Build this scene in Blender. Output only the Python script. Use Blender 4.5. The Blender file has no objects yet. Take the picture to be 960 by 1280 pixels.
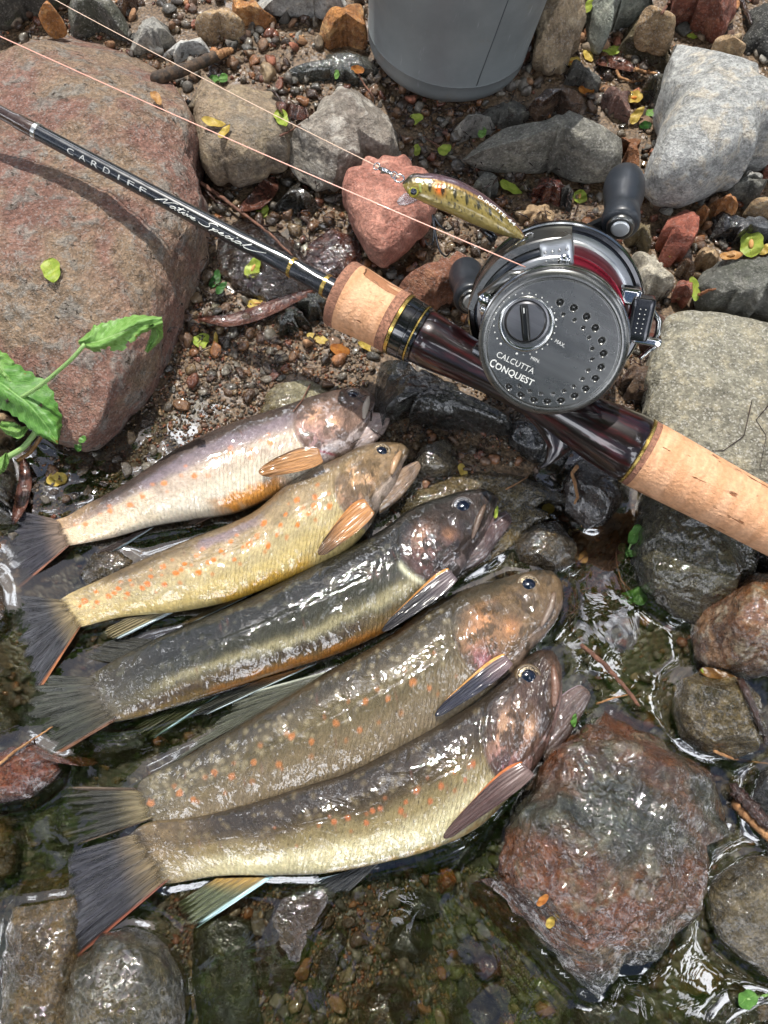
import bpy, math, random
import numpy as np
from mathutils import Vector, Matrix
from mathutils.bvhtree import BVHTree
random.seed(7); RNG = np.random.default_rng(7)
SC = bpy.context.scene
COL = SC.collection

# ------------------------------------------------------------------ camera
F = 985.0; TILT = math.radians(20)
CAMP = np.array([0.0, -0.308*math.sin(TILT), 0.308*math.cos(TILT)])
CR = np.array([1.0, 0, 0]); CU = np.array([0, math.cos(TILT), math.sin(TILT)]); CB = np.array([0, -math.sin(TILT), math.cos(TILT)])
cd = bpy.data.cameras.new('camera'); cam = bpy.data.objects.new('camera', cd); COL.objects.link(cam)
cam.location = CAMP; cam.rotation_euler = (TILT, 0, 0)
cd.sensor_fit = 'VERTICAL'; cd.sensor_height = 24; cd.lens = 24*F/1280
cd.clip_start = 0.005; cd.clip_end = 200
SC.camera = cam

# ------------------------------------------------------------------ light
SUN = np.array([-0.10, 0.40, 0.91]); SUN /= np.linalg.norm(SUN)
EL = math.asin(SUN[2]); AZ = math.atan2(SUN[0], SUN[1])
w = bpy.data.worlds.new('World'); SC.world = w; w.use_nodes = True
nt = w.node_tree; nt.nodes.clear()
sky = nt.nodes.new('ShaderNodeTexSky'); sky.sky_type = 'NISHITA'; sky.sun_disc = False
sky.sun_elevation = EL; sky.sun_rotation = AZ; sky.air_density = 1.0; sky.dust_density = 2.0
tcw = nt.nodes.new('ShaderNodeTexCoord'); nzw = nt.nodes.new('ShaderNodeTexNoise'); nzw.inputs['Scale'].default_value = 2.6; nzw.inputs['Detail'].default_value = 7; nzw.inputs['Roughness'].default_value = .6
mrw = nt.nodes.new('ShaderNodeMapRange'); mrw.interpolation_type = 'SMOOTHSTEP'; mrw.inputs[1].default_value = .545; mrw.inputs[2].default_value = .60
mxw = nt.nodes.new('ShaderNodeMix'); mxw.data_type = 'RGBA'; mxw.inputs[7].default_value = (78, 80, 85, 1)
nt.links.new(tcw.outputs['Generated'], nzw.inputs['Vector']); nt.links.new(nzw.outputs[0], mrw.inputs[0]); nt.links.new(mrw.outputs[0], mxw.inputs[0]); nt.links.new(sky.outputs[0], mxw.inputs[6])
bg = nt.nodes.new('ShaderNodeBackground'); bg.inputs[1].default_value = 0.074
wo = nt.nodes.new('ShaderNodeOutputWorld')
nt.links.new(mxw.outputs[2], bg.inputs[0]); nt.links.new(bg.outputs[0], wo.inputs[0])
ld = bpy.data.lights.new('sun', 'SUN'); ld.energy = 5.0; ld.angle = math.radians(0.5); ld.color = (1, 0.965, 0.9)
sun = bpy.data.objects.new('sun', ld); COL.objects.link(sun)
sun.rotation_euler = Vector(SUN).to_track_quat('Z', 'Y').to_euler()
SC.view_settings.view_transform = 'Standard'; SC.view_settings.look = 'None'
SC.view_settings.exposure = 0.2; SC.view_settings.gamma = 1
SC.cycles.use_denoising = True
SC.cycles.max_bounces = 8; SC.cycles.transparent_max_bounces = 12
SC.cycles.caustics_reflective = False; SC.cycles.caustics_refractive = False
SC.cycles.sample_clamp_indirect = 4

# ------------------------------------------------------------------ helpers
def ray(px, py):
    px = np.asarray(px, float); py = np.asarray(py, float)
    return ((px-480)/F)[..., None]*CR + ((640-py)/F)[..., None]*CU - CB
def at(px, py, z=0.0):
    d = ray(px, py); t = (z-CAMP[2])/d[..., 2]
    return CAMP + d*np.asarray(t)[..., None]
def atd(px, py, D): return CAMP + ray(px, py)*D
def proj(P):
    Q = np.asarray(P)-CAMP; D = -(Q@CB)
    return np.stack([480+F*(Q@CR)/D, 640-F*(Q@CU)/D], -1)
def srgb(*c):
    c = np.array(c, float)/255
    return np.where(c <= 0.04045, c/12.92, ((c+0.055)/1.055)**2.4)
def sstep(a, b, x):
    x = np.clip((x-a)/(b-a), 0, 1); return x*x*(3-2*x)

def _hash(i, j, k, s):
    n = (i*374761393 + j*668265263 + k*2147483647 + s*1274126177) & 0xffffffff
    n = ((n ^ (n >> 13))*1274126177) & 0xffffffff
    n = ((n ^ (n >> 16))*2246822519) & 0xffffffff
    return ((n ^ (n >> 15)) & 0xffffff)/float(0xffffff)
def vnoise(P, seed=0):
    P = np.asarray(P, float); I = np.floor(P).astype(np.int64); f = P-I; f = f*f*(3-2*f)
    r = 0
    for a in (0, 1):
        for b in (0, 1):
            for c in (0, 1):
                wgt = (f[:, 0] if a else 1-f[:, 0])*(f[:, 1] if b else 1-f[:, 1])*(f[:, 2] if c else 1-f[:, 2])
                r = r+wgt*_hash(I[:, 0]+a, I[:, 1]+b, I[:, 2]+c, seed)
    return r*2-1
def fbm(P, freq, octs=4, seed=0, gain=0.5):
    r = 0; amp = 1; P = np.asarray(P)*freq
    for o in range(octs):
        r = r+amp*vnoise(P+o*17.3, seed+o); amp *= gain; P = P*2.03
    return r

def mkmesh(name, V, Fc, mat=None, smooth=True, col=None, uv=None):
    V = np.ascontiguousarray(V, dtype=np.float32)
    me = bpy.data.meshes.new(name)
    if isinstance(Fc, np.ndarray):
        n, k = Fc.shape
        me.vertices.add(len(V)); me.vertices.foreach_set('co', V.ravel())
        me.loops.add(n*k); me.loops.foreach_set('vertex_index', np.ascontiguousarray(Fc, dtype=np.int32).ravel())
        me.polygons.add(n); me.polygons.foreach_set('loop_start', np.arange(0, n*k, k, dtype=np.int32))
        me.update(calc_edges=True)
    else:
        me.from_pydata(V.tolist(), [], Fc); me.update()
    if smooth: me.polygons.foreach_set('use_smooth', np.ones(len(me.polygons), bool))
    if col is not None:
        a = me.color_attributes.new('col', 'FLOAT_COLOR', 'POINT')
        c = np.ones((len(V), 4), np.float32); c[:, :col.shape[1]] = col
        a.data.foreach_set('color', c.ravel())
    if uv is not None:
        a = me.attributes.new('skinuv', 'FLOAT_VECTOR', 'POINT')
        a.data.foreach_set('vector', np.ascontiguousarray(uv, dtype=np.float32).ravel())
    if mat is not None: me.materials.append(mat)
    return me
def link(name, me, parent=None, loc=None):
    o = bpy.data.objects.new(name, me); COL.objects.link(o)
    if parent is not None: o.parent = parent
    if loc is not None: o.location = [float(v) for v in loc]
    return o
def tag(o, label=None, cat=None, group=None, kind=None):
    if label: o['label'] = label
    if cat: o['category'] = cat
    if group: o['group'] = group
    if kind: o['kind'] = kind
    return o
def empty(name, M=None):
    o = bpy.data.objects.new(name, None); COL.objects.link(o); o.empty_display_size = 0.01
    if M is not None: o.matrix_world = M
    return o
def frame(O, X, Z):
    X = np.array(X, float); Z = np.array(Z, float); Z /= np.linalg.norm(Z)
    X = X-(X@Z)*Z; X /= np.linalg.norm(X); Y = np.cross(Z, X)
    M = np.eye(4); M[:3, 0] = X; M[:3, 1] = Y; M[:3, 2] = Z; M[:3, 3] = O
    return M
def mat4(M): return Matrix([list(map(float, r)) for r in M])

def grid_faces(nu, nv, wrapv=False, off=0):
    i = np.arange(nu-1)[:, None]; j = np.arange(nv if wrapv else nv-1)[None, :]
    j2 = (j+1) % nv
    a = i*nv+j; b = (i+1)*nv+j; c = (i+1)*nv+j2; d = i*nv+j2
    return np.stack([a, b, c, d], -1).reshape(-1, 4)+off
class MB:
    """collects pieces of one part"""
    def __init__(s): s.V = []; s.F = []; s.n = 0
    def add(s, V, Fc):
        V = np.asarray(V, float)
        s.V.append(V)
        s.F += [tuple(int(q)+s.n for q in f) for f in Fc]; s.n += len(V); return s
    def lathe(s, prof, n=64, M=None, axis='z', closed=False):
        prof = np.array(prof, float); th = np.linspace(0, 2*np.pi, n, endpoint=False)
        R = prof[:, 0][:, None]; Zc = prof[:, 1][:, None]+0*th
        X, Y = R*np.cos(th), R*np.sin(th)
        V = np.stack([X, Y, Zc], -1).reshape(-1, 3)
        if axis == 'x': V = V[:, [2, 0, 1]]
        Fc = grid_faces(len(prof), n, True)[:, ::-1]
        fl = [tuple(f) for f in Fc]
        if prof[0, 0] > 1e-9 and not closed: fl.append(tuple(range(n))[::-1])
        if prof[-1, 0] > 1e-9 and not closed: fl.append(tuple(range((len(prof)-1)*n, len(prof)*n)))
        if M is not None: V = V@np.array(M)[:3, :3].T+np.array(M)[:3, 3]
        return s.add(V, fl)
    def tube(s, pts, rad, n=10, cap=True):
        P = np.array(pts, float); m = len(P); rad = np.broadcast_to(np.asarray(rad, float), (m,))
        T = np.gradient(P, axis=0); T /= np.linalg.norm(T, axis=1)[:, None]+1e-12
        up = np.array([0.13, 0.2, 1.0]); V = []
        for k in range(m):
            a = np.cross(T[k], up); a /= np.linalg.norm(a)+1e-12; b = np.cross(T[k], a); up = -b if False else up
            th = np.linspace(0, 2*np.pi, n, endpoint=False)
            V.append(P[k]+rad[k]*(np.cos(th)[:, None]*a+np.sin(th)[:, None]*b))
        fl = [tuple(f) for f in grid_faces(m, n, True)]
        if cap: fl += [tuple(range(n)), tuple(range((m-1)*n, m*n))[::-1]]
        return s.add(np.concatenate(V), fl)
    def box(s, c, h, bev=0.0, M=None):
        # bevelled box as a small rounded grid
        k = 4 if bev > 0 else 2
        c = np.array(c, float); h = np.array(h, float); V = []; fl = []
        if bev > 0:
            pts = []
            import itertools
            u = np.linspace(-1, 1, 9)
            base = 0
            for ax in range(3):
                for sg in (-1, 1):
                    A, B = np.meshgrid(u, u, indexing='ij')
                    Q = np.zeros(A.shape+(3,)); Q[..., ax] = sg; Q[..., (ax+1) % 3] = A; Q[..., (ax+2) % 3] = B
                    Q = Q.reshape(-1, 3)*h; inner = np.clip(Q, -(h-bev), h-bev); d = Q-inner
                    ln = np.linalg.norm(d, axis=1)[:, None]+1e-12
                    Q = inner+d/ln*bev
                    f = grid_faces(9, 9, off=base)
                    if sg < 0: f = f[:, ::-1]
                    fl += [tuple(q) for q in f]; V.append(Q); base += 81
            V = np.concatenate(V)+c
        else:
            V = np.array([[x, y, z] for x in (-1, 1) for y in (-1, 1) for z in (-1, 1)])*h+c
            fl = [(0, 1, 3, 2), (4, 6, 7, 5), (0, 4, 5, 1), (2, 3, 7, 6), (0, 2, 6, 4), (1, 5, 7, 3)]
        if M is not None: V = V@np.array(M)[:3, :3].T+np.array(M)[:3, 3]
        return s.add(V, fl)
    def ball(s, c, r, n=16, m=10, M=None):
        th = np.linspace(0, np.pi, m); ph = np.linspace(0, 2*np.pi, n, endpoint=False)
        V = np.stack([np.sin(th)[:, None]*np.cos(ph), np.sin(th)[:, None]*np.sin(ph), np.cos(th)[:, None]+0*ph], -1).reshape(-1, 3)
        V = V*np.array(r)
        if M is not None: V = V@np.array(M)[:3, :3].T
        return s.add(V+np.array(c), [tuple(f) for f in grid_faces(m, n, True)])
    def build(s, name, mat, parent=None, smooth=True, sharp=None):
        me = mkmesh(name, np.concatenate(s.V), s.F, mat, smooth)
        if sharp: 
            try: me.set_sharp_from_angle(angle=math.radians(sharp))
            except Exception: pass
        return link(name, me, parent)

# ------------------------------------------------------------------ materials
class NT:
    def __init__(s, name):
        s.m = bpy.data.materials.new(name); s.m.use_nodes = True; s.t = s.m.node_tree; s.t.nodes.clear()
        s.out = s.t.nodes.new('ShaderNodeOutputMaterial'); s.tc = None
    def n(s, typ, props=None, **ins):
        nd = s.t.nodes.new(typ)
        for k, v in (props or {}).items(): setattr(nd, k, v)
        for k, v in ins.items():
            key = int(k[1:]) if k[0] == 'i' and k[1:].isdigit() else k.replace('_', ' ')
            sk = nd.inputs[key]
            if isinstance(v, bpy.types.NodeSocket): s.t.links.new(v, sk)
            elif isinstance(v, (tuple, list, np.ndarray)):
                v = [float(q) for q in v]
                sk.default_value = v+[1.0] if sk.type == 'RGBA' and len(v) == 3 else v
            else: sk.default_value = v
        return nd
    def obj(s, off=0.0):
        if s.tc is None:
            t = s.n('ShaderNodeTexCoord')
            s.tc = s.n('ShaderNodeVectorMath', {'operation': 'ADD'}, i0=t.outputs['Object'], i1=(off, off*0.7, off*1.3)).outputs[0]
        return s.tc
    def noise(s, scale, detail=4, rough=0.55, vec=None, dist=0.0):
        return s.n('ShaderNodeTexNoise', i0=vec if vec is not None else s.obj(), Scale=scale, Detail=detail, Roughness=rough, Distortion=dist).outputs[0]
    def voro(s, scale, vec=None, feat='F1', out=0):
        return s.n('ShaderNodeTexVoronoi', {'feature': feat}, i0=vec if vec is not None else s.obj(), Scale=scale).outputs[out]
    def ramp(s, x, a, b, lo=0.0, hi=1.0):
        return s.n('ShaderNodeMapRange', {'interpolation_type': 'SMOOTHSTEP'}, Value=x, i1=a, i2=b, i3=lo, i4=hi).outputs[0]
    def mix(s, f, a, b, mode='MIX'):
        nd = s.t.nodes.new('ShaderNodeMix'); nd.data_type = 'RGBA'; nd.blend_type = mode
        for sk, v in ((nd.inputs[0], f), (nd.inputs[6], a), (nd.inputs[7], b)):
            if isinstance(v, bpy.types.NodeSocket): s.t.links.new(v, sk)
            elif isinstance(v, (int, float)): sk.default_value = v
            else: sk.default_value = [float(q) for q in v][:3]+[1.0]
        return nd.outputs[2]
    def math(s, op, a, b=0.0, c=0.0):
        return s.n('ShaderNodeMath', {'operation': op}, i0=a, i1=b, i2=c).outputs[0]
    def bump(s, h, dist, strength=1.0, normal=None):
        kw = dict(Height=h, Distance=dist, Strength=strength)
        if normal is not None: kw['Normal'] = normal
        return s.n('ShaderNodeBump', **kw).outputs[0]
    def bsdf(s, color, rough=0.5, metal=0.0, normal=None, coat=0.0, coatr=0.05, spec=0.5, sub=0.0, subc=None, alpha=None, trans=0.0, ior=None):
        kw = {'Base_Color': color, 'Roughness': rough, 'Metallic': metal, 'Coat_Weight': coat, 'Coat_Roughness': coatr, 'Specular_IOR_Level': spec}
        if normal is not None: kw['Normal'] = normal; 
        if trans: kw['Transmission_Weight'] = trans
        if ior: kw['IOR'] = ior
        if alpha is not None: kw['Alpha'] = alpha
        p = s.n('ShaderNodeBsdfPrincipled', **kw)
        if sub:
            p.inputs['Subsurface Weight'].default_value = sub; p.inputs['Subsurface Radius'].default_value = (0.004, 0.002, 0.001)
            p.inputs['Subsurface Scale'].default_value = 0.5
        s.t.links.new(p.outputs[0], s.out.inputs[0]); s.p = p
        return s.m

def simple(name, color, rough=0.4, metal=0.0, coat=0.0, bump=0.0, bscale=800, **k):
    t = NT(name); nrm = None
    if bump: nrm = t.bump(t.noise(bscale, 4), bump)
    v = t.noise(90, 4)
    c = t.mix(t.ramp(v, 0.35, 0.65), np.array(color)*0.88, np.clip(np.array(color)*1.1, 0, 1))
    rr = t.ramp(t.noise(300, 5), 0.3, 0.7, max(rough-0.06, 0.02), rough+0.07)
    return t.bsdf(c, rr, metal, nrm, coat, **k)

def rockmat(c1, c2, c3, wet=0.0, wetz=-1.0, speck=0.3, speckc=(0.5, 0.48, 0.45), pit=0.3, rough=0.8, bump=1.0, seed=0.0, sc=1.0, blotch=0.5, moss=0.0):
    t = NT('stone_surface'); o = t.obj(seed*3.17)
    big = t.noise(28*sc, 6, 0.6, dist=0.4); mid = t.noise(110*sc, 6, 0.65, dist=0.3); fine = t.noise(600*sc, 5, 0.7)
    col = t.mix(t.ramp(big, 0.40, 0.60), c1, c2)
    col = t.mix(t.math('MULTIPLY', t.ramp(mid, 0.50, 0.62), blotch), col, c3)
    dk = t.ramp(t.noise(220*sc, 6, 0.7), 0.25, 0.75, 0.62, 1.32)
    col = t.mix(1.0, col, dk, 'MULTIPLY')
    g = t.ramp(fine, 0.3, 0.7, 0.6, 1.4); col = t.mix(0.7, col, g, 'MULTIPLY')
    v = t.voro(1500*sc, out=1); vs = t.n('ShaderNodeSeparateColor', i0=v).outputs[0]
    col = t.mix(t.math('MULTIPLY', t.ramp(vs, 0.80, 0.9), speck*.6), col, speckc)
    col = t.mix(t.math('MULTIPLY', t.ramp(vs, 0.16, 0.06), speck*.55), col, (0.06, 0.055, 0.05))
    if moss:
        col = t.mix(t.math('MULTIPLY', t.ramp(t.noise(60*sc, 6, 0.7), 0.48, 0.6), moss), col, (0.05, 0.06, 0.015))
    pitm = t.math('MULTIPLY', t.ramp(t.noise(330*sc, 3, 0.5), 0.36, 0.29), t.ramp(mid, 0.35, 0.6))
    col = t.mix(t.math('MULTIPLY', pitm, pit), col, np.array(c1)*0.25)
    # wetness below a waterline and in damp patches
    geo = t.n('ShaderNodeNewGeometry'); z = t.n('ShaderNodeSeparateXYZ', i0=geo.outputs['Position']).outputs[2]
    zz = t.math('ADD', z, t.math('MULTIPLY', t.math('SUBTRACT', big, 0.5), 0.010))
    wl = t.ramp(zz, wetz+0.0015, wetz-0.0015)
    wn = t.ramp(t.noise(45*sc, 5, 0.6), 0.62-0.45*wet, 0.70-0.45*wet) if 0 < wet < 1 else float(wet >= 1)
    wm = t.math('MAXIMUM', wl, wn)
    wc = t.n('ShaderNodeGamma', Color=col, Gamma=1.45).outputs[0]; col = t.mix(wm, col, t.mix(1.0, wc, (0.80, 0.74, 0.66), 'MULTIPLY'))
    h = t.math('ADD', t.math('MULTIPLY', mid, 2.0), t.math('ADD', t.math('MULTIPLY', fine, 0.6), t.math('MULTIPLY', t.noise(1600*sc, 3), 0.25)))
    h = t.math('SUBTRACT', h, t.math('MULTIPLY', pitm, 0.8*pit))
    nrm = t.bump(h, 0.0022*bump)
    fr = t.ramp(t.noise(500*sc, 3), 0.35, 0.65, 0.08, 0.30)
    r = t.n('ShaderNodeMix', i0=wm, i2=rough, i3=fr).outputs[0]
    m = t.bsdf(col, r, 0, nrm, spec=0.45)
    coat = t.math('MULTIPLY', wm, 1.0)
    t.t.links.new(coat, t.p.inputs['Coat Weight']); t.p.inputs['Coat Roughness'].default_value = 0.04; t.p.inputs['Coat IOR'].default_value = 1.65
    cn = t.bump(t.math('ADD', t.math('MULTIPLY', t.noise(110*sc, 3, .5), 1.0), t.math('MULTIPLY', t.noise(420*sc, 3, .5), 0.5)), 0.0011*bump)
    t.t.links.new(cn, t.p.inputs['Coat Normal'])
    return m
# ------------------------------------------------------------------ ground shape
CP = np.array([(300,60,6),(450,150,4),(700,60,8),(900,200,8),(620,250,3),(800,340,5),(330,260,.8),(400,320,.2),(300,420,2),(380,450,3),(250,500,1.5),
 (150,600,-.9),(60,620,-1.5),(500,560,1),(600,560,2),(700,500,3),(750,600,-4),(560,690,-3),(750,740,-5),(770,830,-11),(850,700,-4),(930,900,-6),(900,1040,-6),
 (130,710,-3),(40,800,-6),(60,900,-8),(250,840,-8),(150,960,-11),(60,1040,-12),(60,1200,-12),(230,1130,-7),(400,1170,-5),(380,1250,-6),(440,1200,-4),(540,1160,-14),
 (560,1250,-18),(720,1260,-15),(900,1200,-8),(100,100,5),(0,300,3),(960,400,5),(0,1280,-12),(500,900,-8),(300,760,-6),(200,0,7),(960,0,10)], float)
CPW = at(CP[:, 0], CP[:, 1], 0)[:, :2]
def ground_z(X, Y):
    X = np.asarray(X, float).ravel(); Y = np.asarray(Y, float).ravel(); out = np.zeros(len(X))
    for s in range(0, len(X), 60000):
        x = X[s:s+60000]; y = Y[s:s+60000]
        d2 = (x[:, None]-CPW[:, 0])**2+(y[:, None]-CPW[:, 1])**2
        wt = np.exp(-d2/(2*0.017**2))+1e-4/(1+d2/0.01)
        out[s:s+60000] = (wt*CP[:, 2]/1000).sum(1)/wt.sum(1)
    P = np.stack([X, Y, 0*X], 1)
    out = out+fbm(P, 45, 4, 5)*0.0012
    e = np.maximum.reduce([np.abs(X)-0.34, Y-0.40, -0.36-Y])
    return out+sstep(0, 0.2, e)*(0.035+0.012*fbm(P, 6, 3, 9))

def warp(n, c, r, R, pw=9):
    u = np.linspace(-1, 1, n); return c+r*u+(R-r)*np.sign(u)*np.abs(u)**pw
gx = warp(240, 0, 0.30, 30); gy = warp(280, 0.05, 0.36, 30)
GX, GY = np.meshgrid(gx, gy, indexing='ij')
GZ = ground_z(GX, GY).reshape(GX.shape)
t = NT('wet_silt'); t.obj()
c = t.mix(t.ramp(t.noise(60, 6, 0.65), 0.4, 0.6), srgb(92, 74, 56), srgb(60, 48, 36))
c = t.mix(t.ramp(t.voro(700), 0.1, 0.5), c, srgb(120, 98, 74))
c = t.mix(t.ramp(t.noise(900, 3), 0.35, 0.65), c, t.mix(1.0, c, (0.4, 0.4, 0.4), 'MULTIPLY'))
h = t.math('ADD', t.noise(300, 5), t.math('MULTIPLY', t.voro(500), -0.7))
geo_ = t.n('ShaderNodeNewGeometry'); zg = t.n('ShaderNodeSeparateXYZ', i0=geo_.outputs['Position']).outputs[2]
c = t.mix(t.ramp(zg, .0015, -.002), c, t.mix(1.0, c, (.42, .40, .34), 'MULTIPLY')); c = t.mix(t.math('MULTIPLY', t.ramp(zg, -.006, -.012), t.ramp(t.noise(60, 5, .7), .4, .6)), c, (.018, .022, .006))
M_SILT = t.bsdf(c, t.ramp(t.noise(120, 4), 0.35, 0.6, 0.22, 0.75), 0, t.bump(h, 0.0010), coat=0.5)
gme = mkmesh('stream_bed', np.stack([GX, GY, GZ], -1).reshape(-1, 3), grid_faces(len(gx), len(gy)), M_SILT)
ground = tag(link('stream_bed', gme), 'brown silty stream bed under the stones and gravel', None, None, 'structure')

# everything solid that leaves, water and fins rest on
SOLID_V = []; SOLID_F = []; SOLID_N = [0]
def solid(V, Fc):
    Fc = np.asarray(Fc); SOLID_V.append(np.asarray(V)); SOLID_F.append(Fc+SOLID_N[0]); SOLID_N[0] += len(V)
solid(np.stack([GX, GY, GZ], -1).reshape(-1, 3), grid_faces(len(gx), len(gy)))

# ------------------------------------------------------------------ rocks
def poly_radial(P, c, th):
    P = np.asarray(P); A = P-c; B = np.roll(A, -1, 0)
    d = np.stack([np.cos(th), np.sin(th)], -1)
    E = B-A
    den = d[:, None, 0]*E[None, :, 1]-d[:, None, 1]*E[None, :, 0]
    den = np.where(np.abs(den) < 1e-12, 1e-12, den)
    tt = (A[None, :, 0]*E[None, :, 1]-A[None, :, 1]*E[None, :, 0])/den
    uu = (A[None, :, 0]*d[:, None, 1]-A[None, :, 1]*d[:, None, 0])/den
    ok = (uu >= -1e-6) & (uu <= 1+1e-6) & (tt > 0)
    return np.where(ok, tt, 0).max(1)
def csmooth(a, k):
    for _ in range(k): a = (np.roll(a, 1)+a*2+np.roll(a, -1))/4
    return a
ROCKPOLY = []
def rock(name, label, cat, poly, zw, h, depth, mat, seed=0, p=0.75, q=0.8, cuts=6, cutd=0.82, rough=1.0, res=(64, 38), group=None, sm=2, dx=0.0, dy=0.0, record=True):
    poly = np.array(poly, float); W = at(poly[:, 0], poly[:, 1], zw)[:, :2]
    # centroid
    x, y = W[:, 0], W[:, 1]; x1, y1 = np.roll(x, -1), np.roll(y, -1); cr = x*y1-x1*y; A = cr.sum()/2
    c = np.array([((x+x1)*cr).sum(), ((y+y1)*cr).sum()])/(6*A)
    NU, NV = res
    th = np.linspace(0, 2*np.pi, NU, endpoint=False)
    r = csmooth(poly_radial(W, c, th), sm)
    rm = r.mean()
    rs = np.random.default_rng(seed*13+5)
    phn = np.sin(np.linspace(-np.pi/2, np.pi/2, NV)*1.0)  # z parameter
    nt_ = NV-NV//4; rho_ = np.linspace(1, 0, nt_//2+1)[1:-1]; top_ = np.sort(np.r_[np.linspace(0, np.pi/2, nt_-len(rho_)), np.arccos(rho_**(1/p))]); ph = np.r_[np.linspace(-np.pi/2, 0, NV-len(top_)+1)[:-1], top_]
    n3 = rs.normal(size=(cuts, 3)); n3[:, 2] = np.abs(n3[:, 2])*0.9+0.12; n3 /= np.linalg.norm(n3, axis=1)[:, None]
    dd = cutd*(1+rs.uniform(-.12, .16, cuts))
    def shape(r, disp=True):
        cp = np.cos(ph)**p; sp = np.sign(ph)*np.abs(np.sin(ph))**q
        X = (r[None, :]*cp[:, None]*np.cos(th)); Y = (r[None, :]*cp[:, None]*np.sin(th))
        Z = np.where(ph > 0, sp*h, sp*depth)[:, None]+0*X
        # facets in normalised space
        U = np.stack([X/rm, Y/rm, Z/h], -1).reshape(-1, 3)
        for k in range(cuts):
            ex = U@n3[k]-dd[k]*(1.0)
            U = U-np.maximum(ex, 0)[:, None]*n3[k]*0.92
        V = U*np.array([rm, rm, h])
        if disp:
            Q = V+np.array([seed*1.37, seed*0.71, seed*2.1])
            nrm = U/(np.linalg.norm(U, axis=1)[:, None]+1e-9)
            a = rm*0.05*rough
            dsp = fbm(Q, 0.9/rm, 3, seed)*a*1.1+fbm(Q, 120, 4, seed+3, 0.55)*min(a, 0.0016*rough)*0.8
            dsp -= np.maximum(vnoise(Q*170, seed+9)-0.45, 0)*0.0012*rough
            V = V+nrm*dsp[:, None]
        return V+np.array([c[0], c[1], zw])
    ci = proj(np.array([[c[0], c[1], zw]]))[0]
    NB = 72
    al = np.linspace(0, 2*np.pi, NB, endpoint=False)
    T = csmooth(poly_radial(poly, ci, al), 1)
    for it in range(4):
        V = shape(r, it > 1); Pp = proj(V)-ci
        Pp = Pp[V[:, 2] > min(zw-.001, -.0005 if zw > 0 else zw-.002)]
        aa = np.arctan2(Pp[:, 1], Pp[:, 0]) % (2*np.pi); rr = np.hypot(Pp[:, 0], Pp[:, 1])
        b = (aa/(2*np.pi)*NB+0.5).astype(int) % NB
        S = np.zeros(NB); np.maximum.at(S, b, rr); S = np.where(S < 1e-3, T, S)
        ratio = csmooth(np.clip(T/S, 0.6, 1.5), 1)
        ol = proj(np.stack([c[0]+r*np.cos(th), c[1]+r*np.sin(th), zw+0*th], 1))-ci
        ao = np.arctan2(ol[:, 1], ol[:, 0]) % (2*np.pi)
        r = r*np.interp(ao, np.append(al, 2*np.pi), np.append(ratio, ratio[0]))
    V = shape(r)
    Fc = grid_faces(NV, NU, True)
    me = mkmesh(name, V-np.array([c[0], c[1], zw]), Fc, mat)
    o = link(name, me, None, (c[0], c[1], zw))
    tag(o, label, cat, group)
    solid(V, Fc)
    if record: ROCKPOLY.append((poly, zw))
    return o

g = srgb
def RM(seed, a, b, c3, **k): return rockmat(g(*a), g(*b), g(*c3), seed=seed, **k)
R_ = []
def R(label, poly, z, h, mat, name='rock', cat='rock', **k):
    s = len(R_)+1; R_.append(rock(name, label, cat, poly, z, h, k.pop('depth', max(0.012, h*0.8)), mat(s), seed=s, **k))

grey = lambda **k: (lambda s: RM(s, (150,148,142), (118,114,106), (172,166,152), **k))
dgrey = lambda **k: (lambda s: RM(s, (98,98,92), (74,72,66), (120,116,104), **k))
pale = lambda **k: (lambda s: RM(s, (186,186,182), (166,164,158), (196,180,156), **k))
tan = lambda **k: (lambda s: RM(s, (170,142,108), (142,118,88), (190,168,132), **k))
orange = lambda **k: (lambda s: RM(s, (186,128,72), (150,100,58), (206,168,116), **k))
red = lambda **k: (lambda s: RM(s, (150,88,70), (122,74,60), (172,120,96), **k))
olive = lambda **k: (lambda s: RM(s, (104,92,66), (78,70,50), (128,112,78), **k))
brown = lambda **k: (lambda s: RM(s, (112,88,68), (86,66,52), (134,110,86), **k))
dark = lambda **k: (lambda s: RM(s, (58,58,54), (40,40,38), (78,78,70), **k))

BIG = dict(res=(216, 112)); HERO = dict(res=(330, 170))
MID = dict(res=(96, 54))
R('huge reddish brown boulder at the left under the rod blank', [(-70,70),(0,32),(60,20),(110,26),(160,58),(205,95),(237,130),(252,175),(256,230),(264,300),(256,345),(235,400),(212,465),(182,515),(138,560),(95,570),(55,552),(15,515),(-70,490)],
  0.020, 0.028, lambda s: RM(s, (156,132,108), (146,108,94), (136,132,124), speck=0.5, pit=1.0, wetz=0.002, bump=1.9, blotch=0.75), name='boulder', cat='boulder', p=0.68, q=0.8, rough=0.9, cuts=6, cutd=0.96, depth=0.045, **HERO)
R('dark mossy rock in the top left corner', [(-30,-30),(95,-30),(78,6),(45,15),(20,26),(-30,30)], 0.016, 0.014, dgrey(moss=0.6, pit=0.5))
R('small golden stone wedged behind the big red boulder', [(48,22),(55,11),(66,9),(75,18),(72,26),(55,27)], 0.024, 0.006, orange(), name='pebble', cat='pebble')
R('rough dark green grey stone behind the big red boulder', [(80,30),(95,2),(130,-2),(150,15),(166,38),(161,52),(130,46),(100,38)], 0.012, 0.012, dgrey(moss=0.3, pit=0.6, speck=0.6), rough=1.6, **MID)
R('grey pointed stone with a pale streak near the top', [(162,60),(175,30),(190,16),(206,25),(219,48),(213,70),(198,79),(175,72)], 0.01, 0.012, grey(speck=.5), cuts=9, cutd=.7, **MID)
R('narrow wet brown cobble standing at the top edge', [(150,20),(152,-12),(170,-12),(172,18),(165,29),(155,28)], 0.01, 0.008, brown(wet=1), name='pebble', cat='pebble')
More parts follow.
